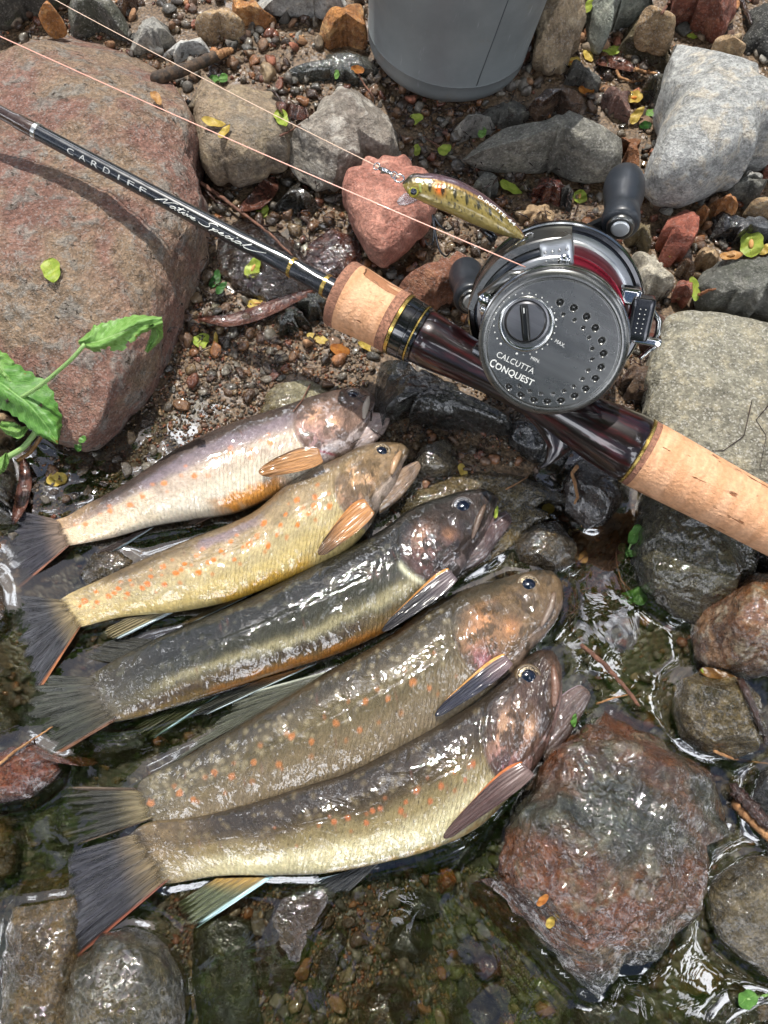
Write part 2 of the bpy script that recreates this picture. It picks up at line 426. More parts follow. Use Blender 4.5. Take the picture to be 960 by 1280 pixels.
R('rough light grey stone under the charred stick', [(203,62),(235,50),(262,55),(272,68),(240,78),(210,80)], 0.008, 0.007, pale(pit=.8, speck=.6))
R('speckled tan oval cobble at the top', [(243,36),(250,22),(275,15),(298,20),(308,36),(302,50),(280,57),(255,50)], 0.012, 0.009, tan(speck=.7), name='cobble', cat='cobble', cuts=2, cutd=.95, rough=.5, **MID)
R('orange brown stone touching the tan oval cobble', [(288,14),(305,4),(325,9),(342,25),(336,33),(315,38),(298,34)], 0.011, 0.009, orange(), name='cobble', cat='cobble', cuts=5)
R('pale grey white stone cut off by the top edge', [(333,-25),(328,-2),(350,10),(395,15),(430,9),(452,-8),(452,-25)], 0.018, 0.010, pale(pit=.5), **MID)
R('bright orange stone left of the grey bucket', [(397,50),(402,32),(425,15),(455,12),(460,50),(442,61),(415,64)], 0.010, 0.012, orange(speck=.2), cuts=7, cutd=.8, **MID)
R('wet slate slab left of the grey bucket', [(352,97),(370,85),(420,65),(460,58),(480,95),(450,112),(400,110),(375,108)], 0.005, 0.006, lambda s: RM(s, (96,102,98), (76,82,80), (112,112,104), wet=.6), p=.5, cuts=4, **MID)
R('brown smooth boulder carrying a dried yellow leaf', [(228,116),(260,105),(310,107),(345,120),(363,145),(371,180),(360,210),(330,226),(300,235),(265,229),(250,205),(243,160)], 0.014, 0.016, lambda s: RM(s, (142,124,102), (124,114,100), (150,134,106), speck=.25, wetz=.003), name='boulder', cat='boulder', cuts=4, cutd=.92, rough=.5, p=.65, **BIG)
R('angular grey stone between brown boulder and pink stone', [(425,108),(455,123),(490,150),(514,176),(505,196),(460,214),(440,230),(415,241),(385,235),(365,215),(358,190),(370,165),(395,135)], 0.013, 0.017, lambda s: RM(s, (148,140,128), (124,114,104), (176,170,160), speck=.3, blotch=.8, wetz=.003), cuts=8, cutd=.82, rough=.7, **BIG)
R('pink red stone below the lure lip', [(428,225),(448,202),(480,194),(515,199),(541,225),(546,262),(535,290),(500,324),(480,338),(460,325),(440,285),(427,250)], 0.016, 0.016, lambda s: RM(s, (188,134,116), (170,114,98), (202,152,134), speck=.15, pit=.35, wetz=.003), cuts=2, cutd=.97, rough=.5, **BIG)
R('long brown stone between pink stone and reel', [(494,366),(510,345),(545,325),(580,317),(604,320),(612,350),(575,372),(545,388),(518,386)], 0.012, 0.012, lambda s: RM(s, (158,108,80), (130,86,66), (176,130,100), speck=.3, wetz=.002), cuts=4, rough=.6, **MID)
R('long grey rock between bucket and reel', [(573,192),(600,176),(650,160),(690,148),(730,144),(765,155),(779,180),(775,215),(755,229),(720,222),(680,212),(640,216),(610,212),(590,206)], 0.016, 0.015, lambda s: RM(s, (134,132,122), (108,106,98), (150,146,132), speck=.5, pit=.5), cuts=5, cutd=.88, rough=.6, sm=7, **BIG)
R('thin grey stone lying against the long grey rock', [(548,165),(570,155),(600,148),(630,145),(632,152),(600,160),(565,170)], 0.010, 0.006, grey())
R('tall tan rock right beside the grey bucket', [(688,-30),(738,-30),(727,40),(713,80),(700,93),(680,96),(664,82),(668,30)], 0.02, 0.022, lambda s: RM(s, (160,140,112), (130,112,90), (176,160,134), speck=.4), cuts=9, cutd=.75, **MID)
R('pale green grey slab at the top right of the bucket', [(732,20),(745,-10),(840,-30),(812,10),(765,36),(727,52),(720,46)], 0.022, 0.010, lambda s: RM(s, (140,144,132), (118,122,112), (160,160,146)), cuts=7, **MID)
R('dark olive stone under the small tan stone', [(763,35),(780,26),(800,38),(838,58),(842,75),(822,88),(800,83),(775,62)], 0.012, 0.013, olive(pit=.5), cuts=8, cutd=.75, **MID)
R('small tan stone perched on the dark olive stone', [(794,36),(800,20),(825,17),(840,25),(842,45),(825,56),(803,50)], 0.030, 0.009, tan(speck=.5), name='cobble', cat='cobble', cuts=6)
R('brick red block in the top right corner', [(836,12),(840,-35),(918,-35),(921,10),(905,45),(880,49),(855,40)], 0.018, 0.020, red(pit=.6, bump=1.4), cuts=10, cutd=.75, rough=1.3, **MID)
R('flat tan pebble above the large pale rock', [(890,54),(905,47),(925,52),(932,64),(918,71),(898,66)], 0.022, 0.006, tan(), name='pebble', cat='pebble', cuts=2, rough=.4)
R('large pale speckled rock at the upper right', [(845,51),(880,55),(925,75),(962,100),(990,150),(990,190),(940,216),(890,246),(850,263),(815,257),(798,237),(805,205),(818,180),(820,130),(830,85)], 0.024, 0.024, lambda s: RM(s, (176,177,175), (158,159,156), (186,172,148), speck=.55, speckc=(.62,.6,.58), pit=.2, blotch=.5), cuts=3, cutd=.95, rough=.28, p=.62, name='boulder', cat='boulder', **BIG)
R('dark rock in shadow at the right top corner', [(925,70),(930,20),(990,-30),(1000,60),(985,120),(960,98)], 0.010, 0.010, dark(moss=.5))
R('flat brown stone above the long grey rock', [(660,132),(690,111),(715,114),(730,130),(722,146),(690,151),(664,150)], 0.010, 0.009, brown(wet=.35), **MID)
R('grey green stone with a yellow leaf beside it', [(701,95),(720,77),(742,90),(754,108),(742,122),(715,118)], 0.010, 0.008, dgrey(), cuts=8)
R('smooth maroon stone left of the large pale rock', [(751,122),(770,115),(788,125),(786,150),(770,161),(752,146)], 0.010, 0.010, lambda s: RM(s, (118,88,78), (100,74,66), (132,102,90), wet=.4), cuts=3, rough=.4)
R('blue grey stone touching the large pale rock', [(801,115),(808,99),(826,91),(829,115),(820,136),(804,133)], 0.012, 0.010, dgrey(wet=.3), cuts=8)
R('dull grey stone under the bucket rim', [(596,146),(620,132),(650,128),(664,140),(655,156),(622,166),(600,162)], 0.006, 0.008, dgrey())
R('narrow upright grey stone below the long grey rock', [(590,240),(604,210),(620,204),(623,235),(612,258),(595,256)], 0.008, 0.009, dgrey(moss=.3), cuts=9, cutd=.7)
R('shiny maroon wet stone below the long grey rock', [(664,240),(675,224),(695,222),(706,238),(700,256),(675,260)], 0.006, 0.008, red(wet=1))
R('thin dark stone sliver beside the maroon wet stone', [(697,258),(700,238),(710,230),(716,245),(712,263)], 0.007, 0.007, dark())
R('flat cream stone above the reel rim', [(648,272),(660,258),(685,256),(694,270),(690,286),(660,290)], 0.005, 0.005, tan(), cuts=3)
R('oblong brick red stone right of the reel handle', [(821,330),(821,300),(834,275),(855,262),(871,266),(874,290),(856,320),(840,334),(828,337)], 0.012, 0.012, lambda s: RM(s, (158,92,72), (140,78,62), (168,106,86), speck=.2, pit=.3), cuts=6, cutd=.8, rough=.5, **MID)
R('round orange pebble above the dark slate', [(889,262),(893,250),(908,247),(921,260),(917,273),(900,276)], 0.014, 0.008, orange(), name='pebble', cat='pebble', cuts=2, rough=.5, **MID)
R('tiny orange pebble beside the brick red stone', [(868,268),(872,261),(882,260),(885,270),(877,276)], 0.012, 0.005, orange(), name='pebble', cat='pebble')
R('grey green pebble at the right edge', [(907,245),(915,230),(945,225),(956,240),(945,253),(918,257)], 0.014, 0.008, dgrey(), name='pebble', cat='pebble', cuts=7, **MID)
R('small blocky grey pebble behind the grey green pebble', [(922,232),(930,219),(946,217),(950,230),(935,237)], 0.016, 0.007, grey(), name='pebble', cat='pebble')
R('long cream pebble at the right edge', [(930,268),(936,256),(960,252),(985,258),(985,274),(955,279)], 0.013, 0.008, tan(speck=.5), name='pebble', cat='pebble', cuts=3, **MID)
R('brown pebble cut by the right edge beneath the pale rock', [(950,215),(958,203),(985,200),(985,226),(965,228)], 0.014, 0.008, red(), name='pebble', cat='pebble')
R('dark blue grey slate at the right edge', [(874,281),(890,271),(940,271),(985,280),(985,302),(930,306),(908,313),(882,294)], 0.010, 0.007, lambda s: RM(s, (84,88,92), (62,64,68), (104,106,108), wet=.5), cuts=9, cutd=.8, rough=1.3, **MID)
R('cream white stone right of the reel', [(788,320),(810,316),(835,338),(843,360),(830,372),(805,379),(785,372)], 0.012, 0.010, lambda s: RM(s, (178,170,152), (158,150,134), (190,180,160), speck=.5), cuts=7, cutd=.85, rough=.6, **MID)
R('mossy brown stone beneath the reel handle', [(780,305),(785,285),(803,279),(815,292),(812,312),(795,316)], 0.010, 0.008, olive(moss=.4), cuts=6)
R('pinkish brown pebble above the large flat rock', [(841,366),(846,354),(860,351),(867,362),(862,375),(848,377)], 0.013, 0.006, red(), name='pebble', cat='pebble')
R('brown pebble below the brick red stone', [(845,345),(848,330),(862,325),(869,338),(864,352),(850,353)], 0.010, 0.007, brown(wet=.5), name='pebble', cat='pebble')
R('light brown pebble left of the round green leaf', [(868,330),(872,316),(890,312),(900,320),(893,334),(876,338)], 0.011, 0.007, tan(), name='pebble', cat='pebble')
R('dark grey rock above the large flat rock at right', [(864,360),(880,337),(920,326),(990,316),(990,402),(940,402),(900,396),(868,386)], 0.016, 0.014, lambda s: RM(s, (104,104,98), (84,84,78), (120,118,108), speck=.3, moss=.2), cuts=8, cutd=.82, p=.6, **BIG)
R('large flat pale rock with dark stains under the rear grip', [(812,440),(828,396),(860,385),(920,394),(995,410),(995,640),(900,660),(830,640),(797,600),(798,520),(803,470)], 0.014, 0.010, lambda s: RM(s, (142,138,122), (122,118,104), (164,154,128), speck=.7, speckc=(.62,.6,.55), pit=.3), cuts=3, cutd=.95, p=.6, rough=.5, name='boulder', cat='boulder', depth=.03, **BIG)
R('dark wet rock under the rear grip', [(793,650),(800,610),(860,600),(930,625),(955,690),(942,720),(900,756),(870,781),(840,771),(800,735),(787,690)], 0.004, 0.020, lambda s: RM(s, (106,104,84), (84,82,62), (126,122,96), wet=.9, moss=.35, speck=.3), cuts=6, cutd=.85, rough=.9, p=.6, name='boulder', cat='boulder', **BIG)
R('rusty orange and grey rock at the right edge', [(864,792),(870,765),(900,735),(935,718),(995,712),(995,845),(930,849),(890,841),(868,825)], 0.006, 0.022, lambda s: RM(s, (160,122,84), (124,94,68), (172,168,154), wet=.5, blotch=.8, speck=.3), cuts=7, cutd=.85, rough=.9, name='boulder', cat='boulder', **BIG)
R('rounded wet olive rock beside the red jagged rock', [(840,890),(848,850),(880,837),(920,844),(951,870),(958,910),(945,941),(910,951),(875,941),(850,922)], 0.003, 0.016, lambda s: RM(s, (126,116,86), (98,90,66), (160,148,116), wet=1, speck=.5, moss=.2), cuts=5, cutd=.85, rough=.9, name='boulder', cat='boulder', **BIG)
R('big jagged red and green rock in the water', [(663,975),(690,935),(730,905),(770,888),(815,884),(860,895),(900,940),(923,985),(916,1020),(890,1060),(885,1110),(870,1150),(824,1192),(765,1232),(712,1258),(672,1250),(642,1208),(618,1135),(624,1060),(642,1008)],
  0.002, 0.026, lambda s: RM(s, (134,96,70), (92,96,88), (140,144,134), wet=1, speck=.05, blotch=.55, bump=1.2, pit=.3, sc=.7), name='boulder', cat='boulder', cuts=12, cutd=.92, rough=1.25, p=.55, sm=8, **HERO)
R('glistening wet rock right of the jagged red rock', [(884,1100),(900,1080),(940,1068),(995,1062),(995,1240),(950,1228),(905,1190),(884,1150)], -0.001, 0.010, lambda s: RM(s, (136,128,106), (104,98,78), (166,158,134), wet=1, bump=1.5), cuts=5, name='boulder', cat='boulder', **MID)
R('sunken olive stone in the bottom right corner', [(845,1300),(868,1252),(910,1228),(995,1224),(995,1340),(845,1340)], -0.004, 0.005, olive(wet=1, moss=.3), name='boulder', cat='boulder', cuts=3, **MID)
R('wet red brown oval stone at the left waterline', [(-30,965),(0,940),(40,924),(76,927),(87,948),(72,974),(40,998),(0,1006),(-30,1004)], -0.001, 0.010, lambda s: RM(s, (140,92,68), (116,76,56), (158,120,96), wet=1), cuts=4, cutd=.9, rough=.7, **MID)
R('large sunken brown rock at the lower left', [(8,1150),(28,1102),(70,1084),(102,1098),(112,1150),(106,1230),(98,1340),(-5,1340),(2,1220)], -0.003, 0.010, lambda s: RM(s, (122,106,70), (96,82,52), (136,120,84), wet=1, moss=.5), name='boulder', cat='boulder', cuts=2, cutd=.97, rough=1.0, p=.75, **BIG)
R('rounded wet grey brown rock at the bottom left', [(92,1205),(128,1166),(175,1154),(212,1174),(233,1215),(237,1262),(215,1340),(85,1340),(78,1255)], -0.002, 0.019, lambda s: RM(s, (112,104,76), (86,80,56), (134,124,94), wet=1, moss=.45), name='boulder', cat='boulder', cuts=2, cutd=.97, rough=1.0, p=.8, **BIG)
R('sunken tan rock at the left edge', [(-30,1020),(10,1012),(24,1050),(18,1092),(-30,1120)], -0.006, 0.006, lambda s: RM(s, (140,118,84), (112,94,66), (150,130,96), wet=1), cuts=4)
R('pale green sunken stone near the left edge', [(40,1010),(72,1008),(76,1050),(50,1068),(36,1045)], -0.010, 0.005, lambda s: RM(s, (130,134,108), (104,110,84), (146,148,120), wet=1, moss=.3), cuts=6)
R('flat brown slab sunk below the anal fins', [(332,1160),(352,1112),(400,1094),(432,1108),(402,1150),(376,1210),(345,1256),(314,1240),(318,1200)], -0.0035, 0.0045, lambda s: RM(s, (98,80,60), (76,62,48), (104,100,84), wet=1), cuts=3, p=.4, **MID)
R('second brown slab beside the first sunken slab', [(390,1235),(405,1175),(425,1150),(436,1165),(420,1215),(400,1262),(372,1290),(355,1285)], -0.005, 0.0042, lambda s: RM(s, (88,70,54), (66,54,42), (100,84,64), wet=1), cuts=3, p=.4)
R('sunken reddish stone under the lowest fish tail', [(210,1120),(240,1098),(290,1100),(310,1120),(280,1150),(230,1150)], -0.008, 0.004, brown(wet=1), cuts=3)
R('orange pebble sunk in the clear pool', [(545,1102),(550,1086),(565,1084),(571,1100),(564,1117),(550,1118)], -0.008, 0.005, orange(wet=1), name='pebble', cat='pebble')
R('pale green pebble on the pool floor', [(559,1212),(564,1204),(578,1206),(582,1216),(572,1225),(562,1222)], -0.014, 0.005, lambda s: RM(s, (150,152,108), (130,134,92), (160,160,120), wet=1), name='pebble', cat='pebble', cuts=2, rough=.4)
R('grey pebble next to the pale green pebble', [(570,1195),(576,1182),(590,1186),(594,1198),(584,1206)], -0.015, 0.005, dgrey(wet=1), name='pebble', cat='pebble')
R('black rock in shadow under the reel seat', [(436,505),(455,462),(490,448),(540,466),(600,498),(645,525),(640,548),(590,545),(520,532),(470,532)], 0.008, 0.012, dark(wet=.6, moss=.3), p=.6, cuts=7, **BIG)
R('grey flat stone by the second fish mouth', [(510,582),(530,556),(555,548),(573,562),(577,580),(555,598),(522,603),(506,597)], 0.003, 0.008, lambda s: RM(s, (122,118,106), (100,96,86), (140,130,108), wet=.75), cuts=4, p=.5, **MID)
R('broad wet olive slab above the third fish head', [(470,655),(520,612),(575,592),(640,578),(695,582),(712,615),(690,650),(640,690),(560,740),(500,730)], -0.002, 0.0065, lambda s: RM(s, (128,116,84), (100,92,68), (146,136,106), wet=1, moss=.25), cuts=3, p=.4, **BIG)
R('dark brown wet cobble with a drooping stem on top', [(703,605),(718,577),(752,569),(776,590),(778,630),(757,656),(727,663),(707,642)], 0.001, 0.013, lambda s: RM(s, (76,56,40), (56,42,32), (92,72,52), wet=1), name='cobble', cat='cobble', cuts=3, rough=.5, **MID)
R('wet olive brown stone above the fourth fish eye', [(640,684),(660,656),(700,650),(723,675),(719,706),(690,719),(652,712)], -0.001, 0.008, olive(wet=1), cuts=3, rough=.8, **MID)
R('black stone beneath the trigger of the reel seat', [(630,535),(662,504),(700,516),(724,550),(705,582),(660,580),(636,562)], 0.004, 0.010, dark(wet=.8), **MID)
R('pale speckled flat stone behind the first fish head', [(322,520),(334,490),(355,469),(380,475),(415,484),(425,510),(380,530)], 0.001, 0.005, lambda s: RM(s, (140,132,104), (122,116,92), (154,146,118), speck=.5, wet=.25), cuts=3, p=.4, **MID)
R('dark green wet stone under the foregrip', [(337,413),(355,390),(369,379),(388,402),(376,419),(350,422)], 0.006, 0.008, lambda s: RM(s, (72,80,66), (52,58,48), (92,98,82), wet=1), cuts=9, cutd=.75, **MID)
R('second dark green stone touching the foregrip', [(370,385),(385,367),(402,366),(412,385),(404,400),(388,403)], 0.006, 0.007, lambda s: RM(s, (70,76,66), (50,56,48), (90,94,82), wet=1), cuts=8)
R('glossy dark stone under the angular grey stone', [(346,246),(357,227),(380,238),(405,262),(400,272),(372,264)], 0.006, 0.008, dgrey(wet=1), cuts=10, cutd=.7, rough=1.5, **MID)
R('smooth rust brown stone in the seep beside the foregrip', [(378,345),(385,305),(415,285),(450,300),(455,335),(425,350),(395,356)], 0.001, 0.0025, lambda s: RM(s, (118,74,52), (96,60,42), (134,88,62), wet=1), cuts=2, p=.5, **MID)
R('mud covered dark stone under the rod blank', [(270,300),(300,270),(350,290),(395,335),(395,370),(350,385),(300,372),(272,345)], 0.002, 0.008, lambda s: RM(s, (84,66,52), (62,50,40), (100,82,64), wet=.8, pit=.8, bump=1.8), cuts=5, rough=1.8, **MID)
R('green tinged stone at the left edge by the leaves', [(-30,560),(10,556),(20,600),(12,660),(-30,690)], 0.002, 0.008, olive(wet=.7, moss=.5), cuts=4)
R('brown stone right of the side plate', [(773,482),(788,455),(812,458),(817,485),(802,506),(780,502)], 0.006, 0.010, brown(wet=.3), cuts=9, cutd=.75, **MID)
R('reddish stone between the reel and the large flat rock', [(795,440),(800,402),(826,384),(836,398),(830,430),(812,452)], 0.006, 0.010, lambda s: RM(s, (116,84,70), (92,66,56), (132,104,90)), cuts=7, **MID)
R('wet stone squeezed between first and second fish', [(98,718),(112,692),(150,688),(172,704),(152,729),(112,738)], -0.001, 0.005, olive(wet=1, moss=.3), cuts=3, **MID)
R('dark stone under the reel knob at the left', [(545,372),(560,352),(590,350),(596,380),(575,396)], 0.008, 0.006, brown(wet=.3), cuts=4)
R('wet dark stone between grip and rusty rock', [(925,690),(950,665),(995,660),(995,712),(960,722),(935,716)], 0.003, 0.012, dark(wet=.5, moss=.5), cuts=5)
R('pale stone rim showing under the fallen leaf at left', [(-20,520),(5,515),(22,528),(18,548),(-20,552)], 0.008, 0.006, tan(), cuts=3)
SUNK = [
 ('long green stained stone sunk under the anal fin of the lowest fish', [(240,1160),(275,1140),(318,1150),(322,1200),(330,1290),(250,1290),(240,1230)], -.005, .004, (96,100,66), (74,76,50)),
 ('olive stone below the surface left of the pale green pebble', [(475,1180),(495,1150),(530,1148),(545,1175),(530,1200),(495,1208)], -.012, .008, (96,92,62), (72,68,46)),
 ('brown stone on the pool floor near the bottom edge', [(445,1250),(470,1225),(510,1228),(525,1260),(500,1300),(450,1300)], -.010, .008, (104,82,58), (80,62,44)),
 ('grey green stone on the pool floor above the orange pebble', [(500,1125),(525,1112),(548,1122),(550,1140),(525,1150),(503,1143)], -.010, .006, (92,96,84), (70,72,62)),
 ('rust coloured stone on the pool floor left of the jagged rock', [(588,1200),(605,1188),(625,1196),(628,1218),(608,1226),(592,1216)], -.012, .006, (132,86,56), (100,66,44)),
 ('olive brown stone on the pool floor at the bottom centre', [(560,1262),(585,1242),(620,1248),(632,1280),(600,1310),(565,1300)], -.012, .008, (100,90,58), (76,68,44)),
 ('dark slab sunk between the jagged rock and the bottom edge', [(700,1262),(740,1240),(790,1236),(820,1262),(800,1310),(710,1320)], -.012, .007, (84,74,50), (60,54,38)),
 ('tan ribbed stone just under the surface at lower right', [(848,1212),(880,1200),(905,1212),(908,1236),(870,1246),(850,1236)], -.006, .004, (142,114,78), (112,90,62)),
 ('pale brown stone sunk at the left of the oval stone', [(-20,860),(10,868),(30,900),(22,925),(-20,935)], -.007, .006, (112,98,72), (86,74,54)),
 ('blue grey stone in the water above the oval stone', [(20,885),(50,872),(82,880),(88,910),(60,922),(28,915)], -.009, .006, (94,98,96), (72,74,72)),
 ('mottled green stone under the tail of the fourth fish', [(35,1075),(60,1052),(100,1050),(130,1068),(110,1085),(60,1092)], -.010, .006, (112,118,84), (84,88,62)),
 ('dark round stone sunk under the belly of the lowest fish', [(95,900),(140,888),(190,905),(196,945),(150,965),(104,945)], -.012, .007, (78,74,56), (56,54,42)),
 ('brown wedge stone left of the second fish tail', [(-15,700),(8,690),(14,760),(10,830),(-15,850)], -.003, .006, (112,90,62), (84,68,48)),
 ('small tan stone in the water beside the third fish tail', [(190,925),(200,918),(208,926),(204,936),(193,935)], -.004, .004, (180,128,82), (150,104,66)),
]
for lb_, pl_, z_, h_, a_, b_ in SUNK: R(lb_, pl_, z_, h_, (lambda aa, bb: (lambda s: RM(s, aa, bb, tuple(min(q+26, 255) for q in aa), wet=1, moss=.35)))(a_, b_), cuts=4, cutd=.9, rough=.9, **MID)
R('rotten reddish wood chunk behind the reel knob', [(770,178),(772,166),(790,160),(800,172),(798,200),(795,225),(782,232),(773,214)], .008, .010, lambda s: RM(s, (150,100,66), (104,66,44), (168,124,84), pit=.8, bump=2), name='wood_chunk', cat='wood', cuts=12, cutd=.7, rough=1.6, **MID)
R('charcoal wet stone beside the driftwood sticks', [(925,1010),(945,960),(995,950),(995,1060),(950,1062)], -0.003, 0.008, dark(wet=1), cuts=4, **MID)
# ------------------------------------------------------------------ gravel
def ico(sub):
    import bmesh
    bm = bmesh.new(); bmesh.ops.create_icosphere(bm, subdivisions=sub, radius=1)
    V = np.array([v.co[:] for v in bm.verts]); Fc = np.array([[v.index for v in f.verts] for f in bm.faces]); bm.free(); return V, Fc
I1 = ico(2); I2 = ico(3)
def lumps(base, n, amt):
    V, Fc = base; out = []
    for k in range(n):
        W = V.copy()
        for _ in range(8):
            d = RNG.normal(size=3); d /= np.linalg.norm(d); ex = W@d-RNG.uniform(.45, .8); W = W-np.maximum(ex, 0)[:, None]*d*0.95
        W = W*(1+amt*fbm(V+k*9, 1.4, 2, k))[:, None]*np.array([1, RNG.uniform(.65, .95), RNG.uniform(.5, .8)])
        out.append(W)
    return out, Fc
L1, F1_ = lumps(I1, 14, .16); L2, F2_ = lumps(I2, 10, .2)
def inpoly(P, poly):
    poly = np.asarray(poly, float); x, y = P[:, 0], P[:, 1]; c = np.zeros(len(P), bool)
    j = len(poly)-1
    for i in range(len(poly)):
        xi, yi = poly[i]; xj, yj = poly[j]
        m = ((yi > y) != (yj > y)) & (x < (xj-xi)*(y-yi)/(yj-yi+1e-12)+xi); c ^= m; j = i
    return c
PAL = [srgb(*c)*.86 for c in [(150,118,92),(166,126,92),(124,98,78),(142,134,122),(112,110,104),(164,104,80),(184,160,126),(100,86,74),(160,142,120),(184,128,84),(128,122,114),(110,84,68),(176,172,162)]]
def pebmat(sub):
    t = NT('gravel_surface' if not sub else 'pebble_surface'); a = t.n('ShaderNodeAttribute', {'attribute_name': 'col'})
    c = t.mix(1.0, a.outputs[0], t.ramp(t.noise(420, 5, 0.7), .25, .75, .55, 1.45), 'MULTIPLY')
    c = t.mix(t.math('MULTIPLY', t.ramp(t.noise(1300, 3), .6, .7), .5), c, t.mix(1.0, c, (2, 1.9, 1.8), 'MULTIPLY'))
    geo = t.n('ShaderNodeNewGeometry'); z = t.n('ShaderNodeSeparateXYZ', i0=geo.outputs['Position']).outputs[2]
    zz = t.math('ADD', z, t.math('MULTIPLY', t.math('SUBTRACT', t.noise(40, 4), 0.5), 0.022))
    wm = t.ramp(zz, 0.0115, 0.0070)
    c = t.mix(wm, c, t.mix(1.0, c, (.44, .40, .35), 'MULTIPLY'))
    deep = t.math('MULTIPLY', t.ramp(z, -0.006, -0.014), t.ramp(t.noise(70, 5, .7), .38, .62)); c = t.mix(t.math('MULTIPLY', deep, .8), c, srgb(70, 78, 30))
    r = t.n('ShaderNodeMix', i0=wm, i2=.8, i3=.22).outputs[0]
    m = t.bsdf(c, r, 0, t.bump(t.noise(900, 5, .7), .0007)); t.t.links.new(t.math('MULTIPLY', wm, .7), t.p.inputs['Coat Weight'])
    t.p.inputs['Coat Roughness'].default_value = 0.08
    return m
M_GRAV = pebmat(0); M_PEB = pebmat(1)
def rot(n):
    q = RNG.normal(size=(n, 4)); q[:, 1:3] *= .35; q /= np.linalg.norm(q, axis=1)[:, None]; w_, x, y, z = q.T
    return np.stack([1-2*(y*y+z*z), 2*(x*y-w_*z), 2*(x*z+w_*y), 2*(x*y+w_*z), 1-2*(x*x+z*z), 2*(y*z-w_*x), 2*(x*z-w_*y), 2*(y*z+w_*x), 1-2*(x*x+y*y)], 1).reshape(-1, 3, 3)
def place_pebbles(n, smin, smax, pw, shapes, Fc, name):
    # inside the area the camera sees plus a margin
    P = np.stack([RNG.uniform(-.24, .24, n), RNG.uniform(-.21, .33, n)], 1)
    px = proj(np.c_[P, np.zeros(n)])
    keep = (px[:, 0] > -140) & (px[:, 0] < 1100) & (px[:, 1] > -110) & (px[:, 1] < 1400)
    for poly, zw in ROCKPOLY:
        c = poly.mean(0); keep &= ~inpoly(px, c+(poly-c)*0.86)
    P = P[keep]; n = len(P); z = ground_z(P[:, 0], P[:, 1])
    s = (smin+(smax-smin)*RNG.random(n)**pw)*(1+0.3*(P[:, 1] > .05))
    # finer gravel where the bank slopes into the water on the left
    fine = np.exp(-(((px[keep][:, 0]-200)/150)**2+((px[keep][:, 1]-540)/100)**2)); s = s*(1-.48*fine)
    Rm = rot(n); V = []; Cc = []; Fs = []; off = 0
    grp = fbm(np.c_[P, 0*z], 18, 2, 44)
    for i in range(n):
        b = shapes[RNG.integers(len(shapes))]
        W = (b*s[i])@Rm[i].T+np.array([P[i, 0], P[i, 1], z[i]+s[i]*RNG.uniform(.05, .5)])
        V.append(W); k = int(RNG.integers(len(PAL))); c = PAL[k]*RNG.uniform(.7, 1.25)
        c = c*(1-.25*max(grp[i], 0)); Cc.append(np.repeat(c[None], len(b), 0)); Fs.append(Fc+off); off += len(b)
    return np.concatenate(V), np.concatenate(Fs), np.concatenate(Cc)
V, Fc, Cc = place_pebbles(20000, .0008, .0035, 2.6, L1, F1_, 'gravel')
I0 = ico(1); L0, F0_ = lumps(I0, 10, .22)
def grit(n, bx, sz):
    px = np.stack([RNG.uniform(bx[0], bx[1], n), RNG.uniform(bx[2], bx[3], n)], 1); k = np.ones(n, bool)
    for poly, zw in ROCKPOLY: c = poly.mean(0); k &= ~inpoly(px, c+(poly-c)*.9)
    P = at(px[k][:, 0], px[k][:, 1], 0)[:, :2]; n = len(P); z = ground_z(P[:, 0], P[:, 1]); Rm = rot(n); s = sz[0]+(sz[1]-sz[0])*RNG.random(n)**1.6; idx = RNG.integers(len(L0), size=n)
    B = np.array(L0)[idx]*s[:, None, None]; W = np.einsum('nij,nvj->nvi', Rm, B)+np.c_[P, z+s*RNG.uniform(.1, .7, n)][:, None]
    c = np.array(PAL)[RNG.integers(len(PAL), size=n)]*RNG.uniform(.7, 1.25, (n, 1))*np.array([1.06, .98, .88]); m = B.shape[1]
    return W.reshape(-1, 3), (F0_[None]+np.arange(n)[:, None, None]*m).reshape(-1, 3), np.repeat(c, m, 0)
for bx, n_, sz in (((-30, 460, 370, 690), 12000, (.0005, .0012)), ((-30, 990, -20, 380), 6000, (.0006, .0013)), ((440, 800, 480, 700), 4000, (.0005, .0011)), ((200, 700, 1090, 1300), 6000, (.0006, .0013))):
    v_, f_, c_ = grit(n_, bx, sz); Fc = np.r_[Fc, f_+len(V)]; V = np.r_[V, v_]; Cc = np.r_[Cc, c_]
gr = link('gravel', mkmesh('gravel', V, Fc, M_GRAV, col=Cc)); tag(gr, 'fine brown and grey gravel covering the stream edge', None, None, 'stuff')
solid(V, Fc)
